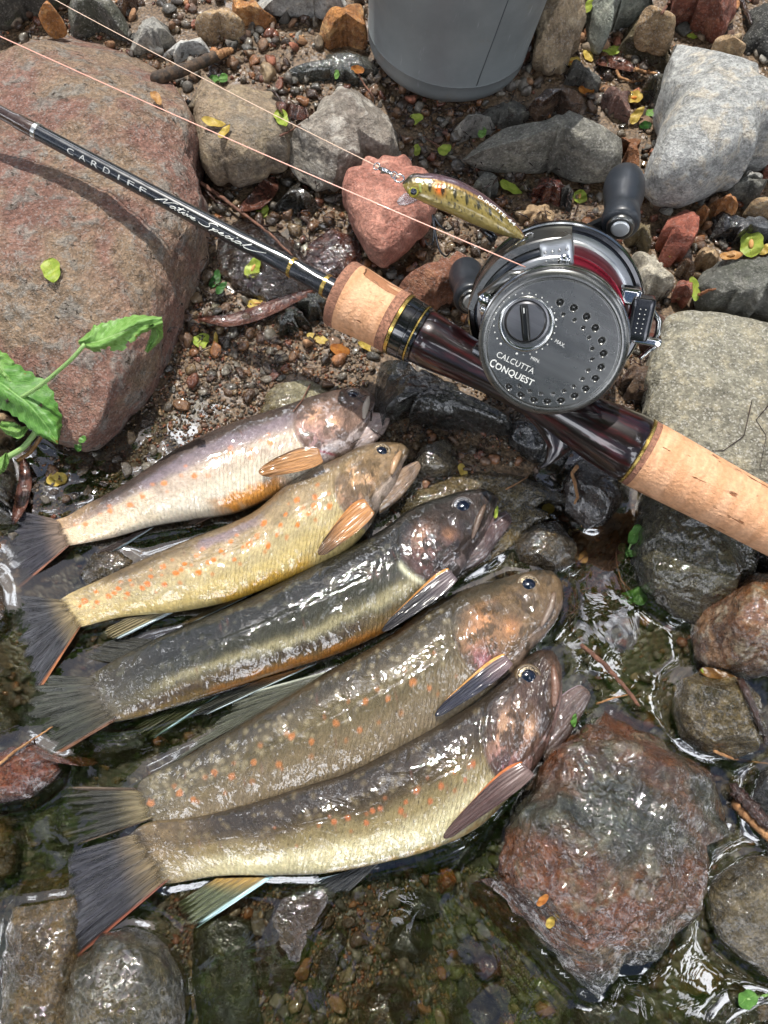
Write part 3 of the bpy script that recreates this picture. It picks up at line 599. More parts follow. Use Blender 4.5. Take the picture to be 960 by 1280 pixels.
# larger pebbles, each its own object
nP = 0; tries = 0; used = []
BANDS = [(0, 330, 150, 'dry gravel at the top left'), (600, 130, 250, 'debris below the grey bucket'), (330, 420, 130, 'wet gravel below the foregrip'), (90, 600, 120, 'wet gravel left of the fish'), (500, 1200, 170, 'clear pool at the bottom'), (860, 320, 120, 'gravel at the right of the reel'), (380, 1230, 80, 'brown gravel near the sunken slabs'), (330, 70, 110, 'gravel between bucket and tan cobble')]
CN = ['brown', 'ochre', 'dark brown', 'grey', 'slate grey', 'brick red', 'tan', 'umber', 'beige', 'orange', 'mid grey', 'chestnut', 'pale grey']
while nP < 210 and tries < 6000:
    tries += 1
    b = BANDS[RNG.integers(len(BANDS))]; px = np.array([b[0]+RNG.normal()*b[2]*.6+0, b[1]+RNG.normal()*b[2]*.45])
    if b[0] == 0: px = np.array([RNG.uniform(200, 420), RNG.uniform(-10, 110)]); b = (b[0], b[1], b[2], 'dry gravel at the top')
    if not (-10 < px[0] < 970 and -10 < px[1] < 1290): continue
    if any(inpoly(px[None], pl.mean(0)+(pl-pl.mean(0))*1.04)[0] for pl, _ in ROCKPOLY): continue
    s = RNG.uniform(.0022, .0042)*(1.15 if px[1] < 300 else 1)
    W = at(px[0], px[1], 0); 
    if any(np.hypot(W[0]-u[0], W[1]-u[1]) < (s+u[2])*.95 for u in used): continue
    used.append((W[0], W[1], s)); z = ground_z([W[0]], [W[1]])[0]
    k = int(RNG.integers(len(PAL))); bv = L2[RNG.integers(len(L2))]
    Vv = (bv*s)@rot(1)[0].T; cc = PAL[k]*RNG.uniform(.8, 1.2)
    o = link('pebble', mkmesh('pebble', Vv, F2_, M_PEB, col=np.repeat(cc[None], len(Vv), 0)), None, (W[0], W[1], z+s*.45))
    tag(o, 'small %s pebble among the %s' % (CN[k], b[3]), 'pebble', '%s pebbles in the %s' % (CN[k], b[3]))
    solid(Vv+np.array([W[0], W[1], z+s*.45]), F2_); nP += 1

# ------------------------------------------------------------------ fish
def fishmat():
    t = NT('fish_skin'); a = t.n('ShaderNodeAttribute', {'attribute_name': 'col'}); u = t.n('ShaderNodeAttribute', {'attribute_name': 'skinuv'}).outputs[1]
    c = t.mix(1.0, a.outputs[0], t.ramp(t.noise(.9, 5, .7, vec=u), .25, .75, .82, 1.18), 'MULTIPLY')
    sep = t.n('ShaderNodeSeparateXYZ', i0=u); 
    # myomere chevrons: fine slanted lines, strongest on the belly side
    ph = t.math('ADD', t.math('MULTIPLY', sep.outputs[0], 3.6), t.math('MULTIPLY', sep.outputs[1], -2.4))
    ph = t.math('ADD', ph, t.math('MULTIPLY', t.noise(.25, 3, .5, vec=u), 3.0))
    ch = t.math('SINE', ph); chm = t.math('MULTIPLY', t.ramp(ch, -.2, .9), t.n('ShaderNodeAttribute', {'attribute_name': 'col'}).outputs[3])
    c = t.mix(t.math('MULTIPLY', chm, .13), c, t.mix(1.0, c, (.70, .64, .52), 'MULTIPLY'))
    sc = t.voro(3.0, vec=u); c = t.mix(t.math('MULTIPLY', t.ramp(sc, .25, .6), .16), c, t.mix(1.0, c, (.62, .6, .58), 'MULTIPLY'))
    h = t.math('ADD', t.math('MULTIPLY', sc, .8), t.math('MULTIPLY', t.noise(.7, 5, .6, vec=u), 1.2)); h = t.math('ADD', h, t.math('MULTIPLY', chm, .5))
    nrm = t.bump(h, .00030)
    cn = t.bump(t.math('ADD', t.noise(.13, 2, .5, vec=u, dist=.8), t.math('MULTIPLY', t.noise(.8, 2, .5, vec=u), .10)), .0011)
    t.bsdf(c, t.ramp(t.noise(.5, 4, vec=u), .35, .65, .30, .48), .05, nrm, coat=1.0, coatr=.03, sub=.05); t.p.inputs['Coat IOR'].default_value = 1.75; t.p.inputs['Specular IOR Level'].default_value = .35
    t.t.links.new(cn, t.p.inputs['Coat Normal']); return t.m
M_FISH = fishmat()
def finmat():
    t = NT('fin_membrane'); a = t.n('ShaderNodeAttribute', {'attribute_name': 'col'}); u = t.n('ShaderNodeAttribute', {'attribute_name': 'skinuv'}).outputs[1]
    mp = t.n('ShaderNodeMapping', i0=u, Scale=(1, .07, 1)).outputs[0]; st = t.noise(60, 4, .6, vec=mp)
    c = t.mix(1.0, a.outputs[0], t.ramp(st, .35, .65, .68, 1.3), 'MULTIPLY')
    al = t.math('MULTIPLY', a.outputs[3], t.ramp(st, .3, .6, .72, 1.0))
    t.bsdf(c, .38, 0, t.bump(st, .0004), coat=.25, coatr=.08, alpha=al); return t.m
M_FIN = finmat()
def skinlike(name, col, rough=.3, metal=0, coat=.8): 
    return simple(name, col, rough, metal, coat, bump=.0003, bscale=1500)
M_PUPIL = simple('pupil_black', (.005, .009, .020), .04, 0, 1.0); M_MAX = {}
t = NT('cornea'); M_CORNEA = t.bsdf((1, 1, 1), .02, trans=1.0, ior=1.33)

def interp_pairs(D, Vn, n):
    D = np.array(D, float); Vn = np.array(Vn, float); C = (D+Vn)/2
    s = np.r_[0, np.cumsum(np.linalg.norm(np.diff(C, axis=0), axis=1))]
    # Catmull-Rom through stations
    def cr(P, x):
        i = np.clip(np.searchsorted(s, x, side='right')-1, 0, len(s)-2); tt = (x-s[i])/(s[i+1]-s[i])
        m = np.gradient(P, s, axis=0); h = (s[i+1]-s[i])[:, None]; tt = tt[:, None]
        return (2*tt**3-3*tt**2+1)*P[i]+(tt**3-2*tt**2+tt)*h*m[i]+(-2*tt**3+3*tt**2)*P[i+1]+(tt**3-tt**2)*h*m[i+1]
    x = np.linspace(0, s[-1], n); return cr(D, x), cr(Vn, x), x/s[-1]

def loft(D, Vn, n, nt, zc, kthick, zfun=None, endcap=True, tpow=.85):
    d, v, s = interp_pairs(D, Vn, n)
    zz = zc if zfun is None else zc+zfun(s)
    A = at(d[:, 0], d[:, 1], zz); B = at(v[:, 0], v[:, 1], zz); C = (A+B)/2; H = (A-B)/2; hl = np.linalg.norm(H, axis=1)
    if endcap:
        e0 = np.sqrt(np.clip(1-(1-np.clip(s/.006, 0, 1))**2, 0.2, 1)); e1 = np.sqrt(np.clip(1-(1-np.clip((1-s)/.02, 0, 1))**2, .0004, 1))
    else: e0 = e1 = np.ones(n)
    e = np.minimum(e0, e1); k = kthick(s) if callable(kthick) else kthick+0*s
    T = csm1(hl*k*e, 3); H = H*e[:, None]
    nt2 = 10; top = np.linspace(0, np.pi, nt); bot = np.linspace(np.pi, 2*np.pi, nt2+2)[1:-1]; phi = np.r_[top, bot]
    cs = np.cos(phi); sn = np.sign(np.sin(phi))*np.abs(np.sin(phi))**tpow
    P = C[:, None]+H[:, None]*cs[None, :, None]; P[..., 2] += T[:, None]*sn[None]
    S = np.repeat(s[:, None], len(phi), 1); TT = np.repeat(cs[None], n, 0)
    return P, S, TT, np.sin(phi)[None]+0*S, hl, C
def csm1(a, k):
    a = a.copy()
    for _ in range(k): b = a.copy(); b[1:-1] = (a[:-2]+2*a[1:-1]+a[2:])/4; a = b
    return a
def L(*c): return srgb(*c)

def fish(label, body, jaw, style, zc, eye, seed, ztail=-.004, knob=None):
    root = empty('trout'); root['label'] = label; root['category'] = 'fish'; root['group'] = 'trout lying side by side at the water edge'
    D = [p[0] for p in body]; Vn = [p[1] for p in body]
    zf = lambda s: ztail*(1-sstep(0, .35, s))+style.get('headz', 0)*sstep(.75, 1, s)
    kt = lambda s: (.34+.30*sstep(0, .4, s)-.08*sstep(.8, 1, s))*(.16+.84*sstep(-.03, .12, s))
    P, S, T, SN, hl, C = loft(D, Vn, 380, 88, zc, kt, zf)
    n, m = S.shape
    arc = np.r_[0, np.cumsum(np.linalg.norm(np.diff(C, axis=0), axis=1))]; U = np.repeat(arc[:, None], m, 1)*1000; Vv = T*hl[:, None]*1000
    Lmm = arc[-1]*1000; rs = np.random.default_rng(seed)
    up = np.clip(SN, 0, 1)
    hs = style['gill']   # s of the gill opening at mid height
    # local head coordinate: x 0 at gill edge .. 1 at snout
    edge = hs-.055*(1-T**2)*1.0+.012*T
    X = (S-edge)/(1-hs)
    # relief of the gill cover, cheek and jaw bone
    Lx = (1-hs)*Lmm
    rel = .00055*sstep(-.02, .05, X)*(T < .93)-.0005*np.exp(-((X+.03)/.035)**2)*sstep(.85, .4, T)
    N0 = fbm(np.c_[U.ravel()/6, Vv.ravel()/6, S.ravel()*0+9], 1, 3, seed+17).reshape(S.shape)
    arc2 = np.hypot((X-.42)/.30, (T+.05)/.62); arc2 = arc2+.10*N0; rel += .00016*sstep(1.06, .94, arc2)-.00012*np.exp(-((arc2-1.02)/.05)**2)*(X < .5); sub_ = np.exp(-((X-.30-.16*T)/.010)**2)*(T < .3)*(T > -.55); rel -= .00035*sub_
    rel -= .00045*np.exp(-((T+.62+.1*X)/.035)**2)*(X > .15)*(X < .95)
    for q in range(4): rel -= .00022*np.exp(-((T+.74+.055*q-.12*(X-.3))/.016)**2)*sstep(.0, .15, X)*sstep(.8, .5, X)
    rel += .0007*fbm(np.c_[U.ravel()/7, Vv.ravel()/7, S.ravel()*0], 1, 3, seed).reshape(S.shape)*sstep(0, .2, X)
    rel -= .00025*np.exp(-((T-.12)/.03)**2)*(X < 0)          # lateral line
    rel += .00090*fbm(np.c_[U.ravel()/26, Vv.ravel()/15, S.ravel()*0], 1, 2, seed+6).reshape(S.shape)*sstep(.05, .2, S)
    rel += .00025*fbm(np.c_[U.ravel()/12, Vv.ravel()/9, S.ravel()*0], 1, 3, seed+5).reshape(S.shape)
    P[..., 2] += rel*up
    # ---------------- colour
    back, flank, mid_, belly, tailc, headc, op1, op2 = [L(*style[k]) for k in ('back', 'flank', 'mid', 'belly', 'tail', 'head', 'op1', 'op2')]
    N1 = fbm(np.c_[U.ravel()/16, Vv.ravel()/10, 0*S.ravel()], 1, 4, seed+1).reshape(S.shape); N2 = fbm(np.c_[U.ravel()/3.2, Vv.ravel()/3.2, 0*S.ravel()], 1, 4, seed+2).reshape(S.shape)
    N3 = fbm(np.c_[U.ravel()/.9, Vv.ravel()/.9, 0*S.ravel()], 1, 3, seed+3).reshape(S.shape)
    Tn = T+.10*N1+.05*N2
    def mx(a, b, f): return a+(b-a)*f[..., None]
    c = np.broadcast_to(belly, S.shape+(3,)).copy(); st = style['bands']
    c = mx(c, mid_, sstep(st[0]-.18, st[0]+.18, Tn)); c = mx(c, flank, sstep(st[1]-.2, st[1]+.2, Tn)); c = mx(c, back, sstep(st[2]-.22, st[2]+.15, Tn))
    c = mx(c, tailc, sstep(.22, .02, S+.03*N1)*.75); c = mx(c, L(*style.get('fin', (58,52,46))), sstep(.05, .0, S+.012*N2+.006*np.sin(T*30))*.8)
    if 'stripe' in style:
        sc_, t0, wd, a0, b0 = style['stripe']; c = mx(c, L(*sc_), np.exp(-((Tn-t0)/wd)**2)*sstep(a0, a0+.1, S)*sstep(b0, b0-.1, S)*.95)
    for (pc, s0, s1, t0, t1, am) in style.get('patch', []):
        c = mx(c, L(*pc), sstep(s0-.03, s0+.03, S+.02*N1)*sstep(s1+.03, s1-.03, S+.02*N1)*sstep(t0-.08, t0+.08, T+.06*N2)*sstep(t1+.08, t1-.08, T+.06*N2)*am)
    c = c*(1+.20*N2*sstep(-.5, .1, T)+.06*N2+.16*N3+.10*N1)[..., None]
    # parr marks, faint
    for k in range(9):
        s0 = .1+k*.075; c = mx(c, c*.72, np.exp(-((S-s0-.01*T)/.018)**2-((T-.15)/.35)**2)*style.get('parr', .25))
    # spots
    def spots(lst, colr, soft=.35, am=1.0):
        nonlocal c
        colr = L(*colr); f = np.zeros(S.shape)
        for (su, tv, rmm) in lst:
            i0 = int(np.clip(su, 0, 1)*(n-1)); uu = arc[i0]*1000; vv = tv*hl[i0]*1000
            lo = max(i0-16, 0); hi = min(i0+17, n); dd = np.hypot(U[lo:hi]-uu, (Vv[lo:hi]-vv)*1.0)
            f[lo:hi] = np.maximum(f[lo:hi], sstep(rmm*(1+soft), rmm*(1-soft), dd+.25*N3[lo:hi]*rmm))
        c = mx(c, colr, f*up**.2*am)
    ps = style.get('pale', 0)
    if ps: spots([(rs.uniform(.05, hs-.03), rs.uniform(-.1, .85), rs.uniform(.5, 1.0)) for _ in range(ps)], style['palec'], .8, .5)
    spots(style['spots'], style['spotc'], .35, .95)
    if 'spots2' in style: spots(style['spots2'], style['spotc'], .6, .5)
    if 'dots' in style: spots([(rs.uniform(.05, hs), rs.uniform(-.5, .9), rs.uniform(.18, .34)) for _ in range(style['dots'])], (45, 38, 30), .5, .8)
    # head
    hm = sstep(-.03, .03+.16*sstep(.1, .6, T), X)*(1-.75*sstep(.35, .75, T+.1*N2)*sstep(.75, .2, X))
    hc = np.broadcast_to(headc, S.shape+(3,)).copy()
    hc = mx(hc, op1, np.exp(-((X-.22)/.17)**2-((T+.12)/.36)**2)*.9*(1+.3*N2))
    hc = mx(hc, op2, np.exp(-((X-.14)/.13)**2-((T+.42)/.26)**2)*.95*(1+.3*N2))
    hc = mx(hc, op1*1.1, np.exp(-((X-.52)/.13)**2-((T+.30)/.22)**2)*.7)
    hc = mx(hc, L(*style.get('gold', (214,160,110))), np.clip(np.exp(-((X-.30)/.12)**2-((T-.18)/.22)**2)+np.exp(-((X-.56)/.08)**2-((T+.22)/.16)**2), 0, 1)*(.55+.45*sstep(0, .5, N2)))
    hc = mx(hc, np.clip(op1*1.25, 0, .9), np.exp(-((X-.318-.16*T)/.008)**2)*(T < .25)*(T > -.5)*.6)
    hc = mx(hc, L(*style.get('throat', (150,130,128))), sstep(-.58, -.75, T))
    hc = mx(hc, back*.8, sstep(.55, .8, T+.1*N2))
    N4 = fbm(np.c_[U.ravel()/4.5, Vv.ravel()/4.5, 0*S.ravel()+3], 1, 4, seed+12, .65).reshape(S.shape)
    hc = mx(hc, headc*.50, np.clip(sstep(.05, .30, N4)*.85+.5*sstep(.35, .55, N2), 0, .95)); hc = hc*(1+.30*N2+.20*N3)[..., None]
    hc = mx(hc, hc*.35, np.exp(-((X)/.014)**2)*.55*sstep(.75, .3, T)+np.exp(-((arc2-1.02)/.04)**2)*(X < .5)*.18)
    c = mx(c, hc, np.clip(hm, 0, 1))
    nicks = [(rs.uniform(.1, hs), rs.uniform(-.6, .6)) for _ in range(7)]
    for (a_, b_) in nicks: c = mx(c, L(110, 60, 48), np.exp(-((S-a_-.02*(T-b_))/.0022)**2-((T-b_)/.10)**2)*.35)
    if style.get('gillred'):
        c = mx(c, L(140, 30, 50), np.exp(-((X-.02-.5*np.clip(-T-.55,0,1))/.028)**2)*sstep(-.50, -.62, T)*sstep(-1.0, -.9, T))
    if style.get('gillpale'):
        c = mx(c, L(206,204,176), np.exp(-((X+.035)/.03)**2)*sstep(.1, -.1, T)*sstep(-.8, -.5, T))
    chev = sstep(.35, -.2, T)*sstep(.05, 0, X)*sstep(.05, .2, S)
    col = np.concatenate([np.clip(c, 0.004, .95), chev[..., None]], -1).reshape(-1, 4)
    uv = np.stack([U, Vv, 0*U], -1).reshape(-1, 3)
    Fc = grid_faces(n, m, True)[:, ::-1]
    b = link('body', mkmesh('body', P.reshape(-1, 3), Fc, M_FISH, col=col, uv=uv), root)
    solid(P.reshape(-1, 3), Fc)
    bv = BVHTree.FromPolygons([tuple(p) for p in P.reshape(-1, 3)], [tuple(map(int, f)) for f in Fc])
    # lower jaw
    if jaw:
        P2, S2, T2, SN2, hl2, C2 = loft([p[0] for p in jaw], [p[1] for p in jaw], 90, 50, zc+style.get('headz', 0)-.0006, .42, None)
        a2 = np.r_[0, np.cumsum(np.linalg.norm(np.diff(C2, axis=0), axis=1))]; U2 = a2[:, None]*1000+0*S2; V2 = T2*hl2[:, None]*1000
        Nn = fbm(np.c_[U2.ravel()/3, V2.ravel()/2, 0*U2.ravel()], 1, 4, seed+8).reshape(S2.shape)
        jc = L(*style.get('jaw', (170,150,148))); cj = np.broadcast_to(jc, S2.shape+(3,)).copy()
        cj = mx(cj, jc*.55, sstep(.25, .7, T2+.2*Nn)*.0+sstep(-.45, -.8, T2)*.6); cj = mx(cj, np.clip(jc*1.35, 0, .9), np.exp(-((T2-.62)/.2)**2))
        cj = mx(cj, L(196,176,190), sstep(.88, .98, T2)*.8); cj = cj*(1+.45*Nn)[..., None]; cj = mx(cj, headc*.6, sstep(.3, .0, S2)*.8+.35*sstep(.0, .4, Nn))
        P2[..., 2] += (-.0005*np.exp(-((T2-.35)/.06)**2)-.0004*np.exp(-((T2+.25)/.05)**2)-.0004*np.exp(-((T2+.6)/.05)**2))*np.clip(SN2, 0, 1)
        col2 = np.concatenate([np.clip(cj, .004, .95), 0*cj[..., :1]], -1).reshape(-1, 4)
        F2 = grid_faces(*S2.shape, True)[:, ::-1]
        link('lower_jaw', mkmesh('lower_jaw', P2.reshape(-1, 3), F2, M_FISH, col=col2, uv=np.stack([U2, V2, 0*U2], -1).reshape(-1, 3)), root)
        solid(P2.reshape(-1, 3), F2)
    def hit(px, py, lift=0):
        d = Vector(ray(px, py)); h = bv.ray_cast(Vector(CAMP), d.normalized())
        if h[0] is None: q = at(px, py, zc+.006); return q, np.array([0, 0, 1.])
        return np.array(h[0]), np.array(h[1])
    # eye
    q, nn = hit(*eye[:2]); nn = nn*.5+np.array([0, -.1, .9]); nn /= np.linalg.norm(nn)
    rE = eye[2]/F*.288
    M = frame(q-nn*rE*.30, [1, .3, 0], nn)
    mi = mat4(M)
    def disc(name, prof, mat, par):
        mb = MB().lathe(prof, 40); o = mb.build(name, mat, par); return o
    er = disc('eye', [(rE*1.16, -rE*.25), (rE*1.14, rE*.10), (rE*1.04, rE*.25), (rE*.95, rE*.22), (rE*.85, rE*.24), (rE*.72, rE*.27), (rE*.6, rE*.28), (0.0, rE*.26)], M_IRIS[style['iris']], root); er.matrix_world = mi
    pu = MB().lathe([(rE*.70, rE*.24), (rE*.66, rE*.32), (rE*.45, rE*.41), (rE*.22, rE*.47), (0, rE*.48)], 32).build('pupil', M_PUPIL, er)
    rg = MB().lathe([(rE*1.30, -rE*.3), (rE*1.24, rE*.08), (rE*1.14, rE*.24), (rE*1.04, rE*.28), (rE*.94, rE*.22), (rE*.92, 0)], 40, closed=True).build('eyelid_ring', M_LID[style['iris']], er)
    return root, hit, bv
def irismat(c1, c2):
    t = NT('iris'); r = t.noise(1400, 4); c = t.mix(t.ramp(r, .35, .65), c1, c2); return t.bsdf(c, .22, .45, t.bump(r, .0002), coat=1, coatr=.03)
M_IRIS = {'blue': irismat(L(128,116,102), L(66,58,54)), 'gold': irismat(L(120,104,78), L(50,42,32)), 'dark': irismat(L(70,72,78), L(34,36,42))}
M_LID = {'blue': skinlike('eye_skin', L(104,86,76)), 'gold': skinlike('eye_skin', L(92,76,54)), 'dark': skinlike('eye_skin', L(56,48,46))}

def fin(root, A, B, TA, TB, zb, zt, cf, bulge=.12, name='fin', ni=50, nj=34, curl=0.0, seed=0, wave=.0004, zside=0.0, swell=0.0, soft=True):
    """A-TA one edge, B-TB the other; cf(a, b) -> rgba arrays"""
    A, B, TA, TB = [np.array(q, float) for q in (A, B, TA, TB)]
    if 'tail' in name: dv = (A+B)/2-(TA+TB)/2; dv /= np.linalg.norm(dv); A = A+dv*13+(B-A)*.05; B = B+dv*13-(B-A)*.05
    a = np.linspace(0, 1, ni)[:, None]; b = np.linspace(0, 1, nj)[None, :]
    base = A+(B-A)*a[..., None]; tip = TA+(TB-TA)*a[..., None]
    ax = (TA+TB)/2-(A+B)/2; out = ax*bulge*(4*a*(1-a))[..., None]
    pr = np.array([-ax[1], ax[0]])
    XY = base+(tip+out-base)*b[..., None]+pr*(curl*(4*b*(1-b)))[..., None]
    cen = XY.mean(0, keepdims=True); XY = cen+(XY-cen)*(1+swell*np.sin(np.pi*b**.7))[..., None]
    z = zb+(zt-zb)*b**1.0+zside*(a-.5)+0*a
    rs = np.random.default_rng(seed+3)
    rayw = np.sin(a*np.pi*14+1.5*np.sin(a*5))*wave*(.3+b); nz = fbm(np.c_[(a+0*b).ravel()*3, (b+0*a).ravel()*1.2, 0*(a+b).ravel()+seed], 1, 3, seed).reshape(ni, nj)
    z = z+rayw+nz*.0012*b
    P = at(XY[..., 0], XY[..., 1], z)
    rgba = cf(a+0*b, b+0*a); rgba[..., 3] *= (sstep(-.02, .12, b+.05*fbm(np.c_[(a+0*b).ravel()*18, 0*(a+b).ravel(), 0*(a+b).ravel()+seed+7], 1, 2, seed+31).reshape(ni, nj)) if 'tail' in name else 1)*sstep(1.02, .84, b+.10*fbm(np.c_[(a+0*b).ravel()*22, 0*(a+b).ravel(), 0*(a+b).ravel()+seed], 1, 3, seed+21).reshape(ni, nj)) if soft else 1
    N = fbm(np.c_[(a+0*b).ravel()*26, (b+0*a).ravel()*2.5, 0*(a+b).ravel()], 1, 3, seed+9).reshape(ni, nj)
    rgba[..., :3] *= (1+(.4 if 'tail' in name else .22)*N)[..., None]; rgba = np.clip(rgba, .003, 1)
    uv = np.stack([a+0*b, b+0*a, 0*(a+b)], -1).reshape(-1, 3)
    Pt = P.reshape(-1, 3); Pb = Pt.copy(); Pb[:, 2] -= .0003
    Fc = grid_faces(ni, nj); V2 = np.r_[Pt, Pb]; k = ni*nj
    bl = [i*nj for i in range(ni)]; 
    loop = [i*nj for i in range(ni)]+[(ni-1)*nj+j for j in range(1, nj)]+[i*nj+nj-1 for i in range(ni-2, -1, -1)]+[j for j in range(nj-2, 0, -1)]
    rim = np.array([[loop[i], loop[(i+1) % len(loop)], loop[(i+1) % len(loop)]+k, loop[i]+k] for i in range(len(loop))])
    F2 = np.r_[Fc, Fc[:, ::-1]+k, rim]
    return link(name, mkmesh(name, V2, F2, M_FIN, col=np.r_[rgba.reshape(-1, 4)]*np.ones((1, 4)) if False else np.r_[rgba.reshape(-1, 4), rgba.reshape(-1, 4)], uv=np.r_[uv, uv]), root)
def cmap(base, edgeA=None, edgeB=None, tipc=None, alpha=.9, wA=.10, wB=.10, basec=None):
    def f(a, b):
        c = np.zeros(a.shape+(4,)); c[..., :3] = L(*base); c[..., 3] = alpha
        def m(cc, w, al=None):
            for k in range(3): c[..., k] += (L(*cc)[k]-c[..., k])*w
            c[..., 3] += (1-c[..., 3])*w
        if tipc: m(tipc, sstep(.35, .95, b))
        if basec: m(basec, sstep(.45, .02, b))
        if edgeA: m(edgeA, sstep(wA, wA*.5, a))
        if edgeB: m(edgeB, sstep(1-wB, 1-wB*.5, a))
        return c
    return f

FB = {
1: ([((60,652),(74,684)),((82,646),(100,680)),((107,632),(140,672)),((150,610),(190,657)),((190,585),(240,648)),((228,561),(290,640)),((280,536),(335,622)),((350,512),(385,597)),((390,498),(420,576)),((415,491),(438,566)),((435,487),(453,548)),((450,487),(463,530)),((461,490),(467,513)),((469,494),(470,505))],
    [((425,535),(436,569)),((445,522),(453,564)),((465,516),(471,551)),((478,517),(482,538)),((486,519),(488,525))]),
2: ([((68,754),(88,787)),((82,745),(105,783)),((120,727),(150,772)),((175,702),(220,765)),((240,675),(285,752)),((320,640),(350,728)),((360,607),(395,709)),((391,589),(432,690)),((425,573),(462,658)),((450,560),(478,630)),((470,555),(492,611)),((490,554),(500,592)),((502,555),(505,578)),((511,560),(512,569))],
    [((464,602),(474,643)),((486,596),(495,628)),((502,586),(512,609)),((514,579),(522,594)),((523,576),(527,583))]),
3: ([((92,860),(120,906)),((130,833),(163,899)),((180,806),(215,884)),((240,779),(278,864)),((300,754),(345,842)),((400,704),(447,807)),((440,685),(500,780)),((480,662),(545,747)),((520,634),(578,714)),((553,622),(590,692)),((580,614),(602,677)),((600,612),(610,660)),((613,615),(617,643)),((622,620),(623,629))],
    [((568,680),(577,717)),((592,668),(606,700)),((607,652),(620,680)),((622,643),(634,662)),((634,638),(641,650))]),
4: ([((158,984),(172,1026)),((198,963),(213,1030)),((250,936),(275,1022)),((310,899),(345,1002)),((400,845),(440,970)),((480,800),(535,925)),((540,757),(605,878)),((590,734),(645,840)),((625,724),(664,813)),((655,716),(683,793)),((680,713),(698,770)),((695,717),(704,750)),((702,724),(704,736))], None),
5: ([((158,1045),(198,1108)),((178,1031),(225,1103)),((240,1021),(275,1095)),((310,1004),(345,1094)),((380,980),(412,1091)),((435,963),(480,1078)),((500,928),(542,1061)),((560,895),(602,1031)),((602,867),(645,987)),((640,835),(675,950)),((660,820),(690,918)),((680,812),(700,882)),((693,815),(703,858)),((699,823),(704,840))],
    [((662,905),(680,954)),((686,882),(705,928)),((703,868),(722,903)),((715,860),(731,887)),((727,857),(737,875)),((734,861),(739,868))]),
}
rs = np.random.default_rng(3)
def rows(n, s0, s1, rows_, r0, r1, jt=.05):
    return [(s0+(s1-s0)*(i+rs.uniform(-.35, .35))/n, rows_[i % len(rows_)]+rs.uniform(-jt, jt), rs.uniform(r0, r1)) for i in range(n)]
ST = {
1: dict(back=(66,54,48), flank=(124,108,102), mid=(196,178,160), belly=(218,206,184), tail=(190,158,122), head=(134,108,94), op1=(190,150,134), op2=(176,138,138), throat=(182,168,164), jaw=(170,152,146), gold=(226,176,136), gill=.80, bands=(-.35,.15,.50), iris='blue', parr=.22, gillred=True,
   spots=rows(10,.12,.72,(-.02,.06,-.1),.8,1.25), spots2=rows(16,.08,.72,(.2,-.25,.05),.6,1.0), spotc=(222,140,84), patch=[((226,150,52),.44,.66,-1.05,-.78,.95),((140,128,150),.3,.75,.15,.5,.28),((228,206,170),.05,.3,-.9,.1,.5)]),
2: dict(back=(100,84,62), flank=(158,138,104), mid=(180,164,122), belly=(196,174,114), tail=(196,174,122), head=(142,118,88), op1=(190,148,112), op2=(168,120,106), throat=(176,158,144), jaw=(128,106,88), gold=(228,180,132), gill=.82, bands=(-.5,.05,.62), iris='gold', parr=.12,
   spots=rows(38,.06,.76,(.02,.22,-.14,.36,-.02),.7,1.25,.07), spots2=rows(28,.06,.78,(.1,-.3,.42),.5,.9), spotc=(206,118,44), patch=[((206,156,40),.38,.66,-1.05,-.85,.85),((128,112,124),.42,.56,.42,.7,.6)]),
3: dict(back=(30,30,26), flank=(48,48,40), mid=(84,78,58), belly=(126,100,52), tail=(74,66,50), head=(56,46,42), op1=(98,72,68), op2=(84,56,54), throat=(120,106,104), jaw=(86,68,68), gold=(150,110,84), gill=.80, bands=(-.72,-.25,.2), iris='dark', parr=.3,
   stripe=((144,136,104),-.42,.12,.12,.82), spots=[], spotc=(150,80,40), patch=[((176,108,34),.25,.72,-1.05,-.88,.7),((58,44,30),.1,.62,-.86,-.64,.75)], pale=60, palec=(96,94,76), gillpale=True, dots=60),
4: dict(back=(58,51,37), flank=(86,76,54), mid=(110,96,72), belly=(124,108,82), tail=(88,80,60), head=(108,88,64), op1=(170,126,92), op2=(156,100,108), throat=(132,112,96), jaw=(120,100,88), gold=(214,150,100), gill=.79, bands=(-.6,-.1,.5), iris='gold', parr=.15, headz=-.0005,
   spots=rows(15,.05,.7,(-.12,.02,-.3,.1),.9,1.3,.06), spots2=rows(20,.1,.75,(.2,-.4),.6,1.0), spotc=(168,108,62), pale=150, palec=(158,146,116), dots=80, patch=[((214,138,88),.80,.90,.1,.5,.45)]),
5: dict(back=(46,37,26), flank=(76,63,42), mid=(132,118,82), belly=(200,190,150), tail=(120,100,68), head=(78,58,46), op1=(170,128,106), op2=(166,118,130), throat=(140,110,104), jaw=(92,76,72), gold=(220,176,140), gill=.80, bands=(-.40,.0,.32), iris='gold', parr=.3,
   spots=rows(13,.42,.74,(-.02,.1,-.16),.6,1.0,.07), spots2=rows(12,.3,.74,(.2,-.25,.05),.5,.8), spotc=(166,98,58), pale=80, palec=(126,112,84), dots=100, patch=[((206,160,70),.35,.8,-1.06,-.94,.8)]),
}
LB = {1: 'silvery purple trout with orange lower fins, topmost in the row of fish', 2: 'golden yellow trout with many orange spots, second fish from the top',
      3: 'blackish trout with a pale stripe and open pinkish mouth, middle fish', 4: 'olive spotted trout with its mouth closed, fourth fish from the top', 5: 'brown backed trout with cream belly and gaping jaw, lowest fish in the row'}
EYE = {1: (441,494,10), 2: (477,564,10.5), 3: (579,633,13), 4: (661,731,12.5), 5: (661,846,13)}
ZC = {1: .009, 2: .0085, 3: .0055, 4: .0042, 5: .0055}
FISH = {}
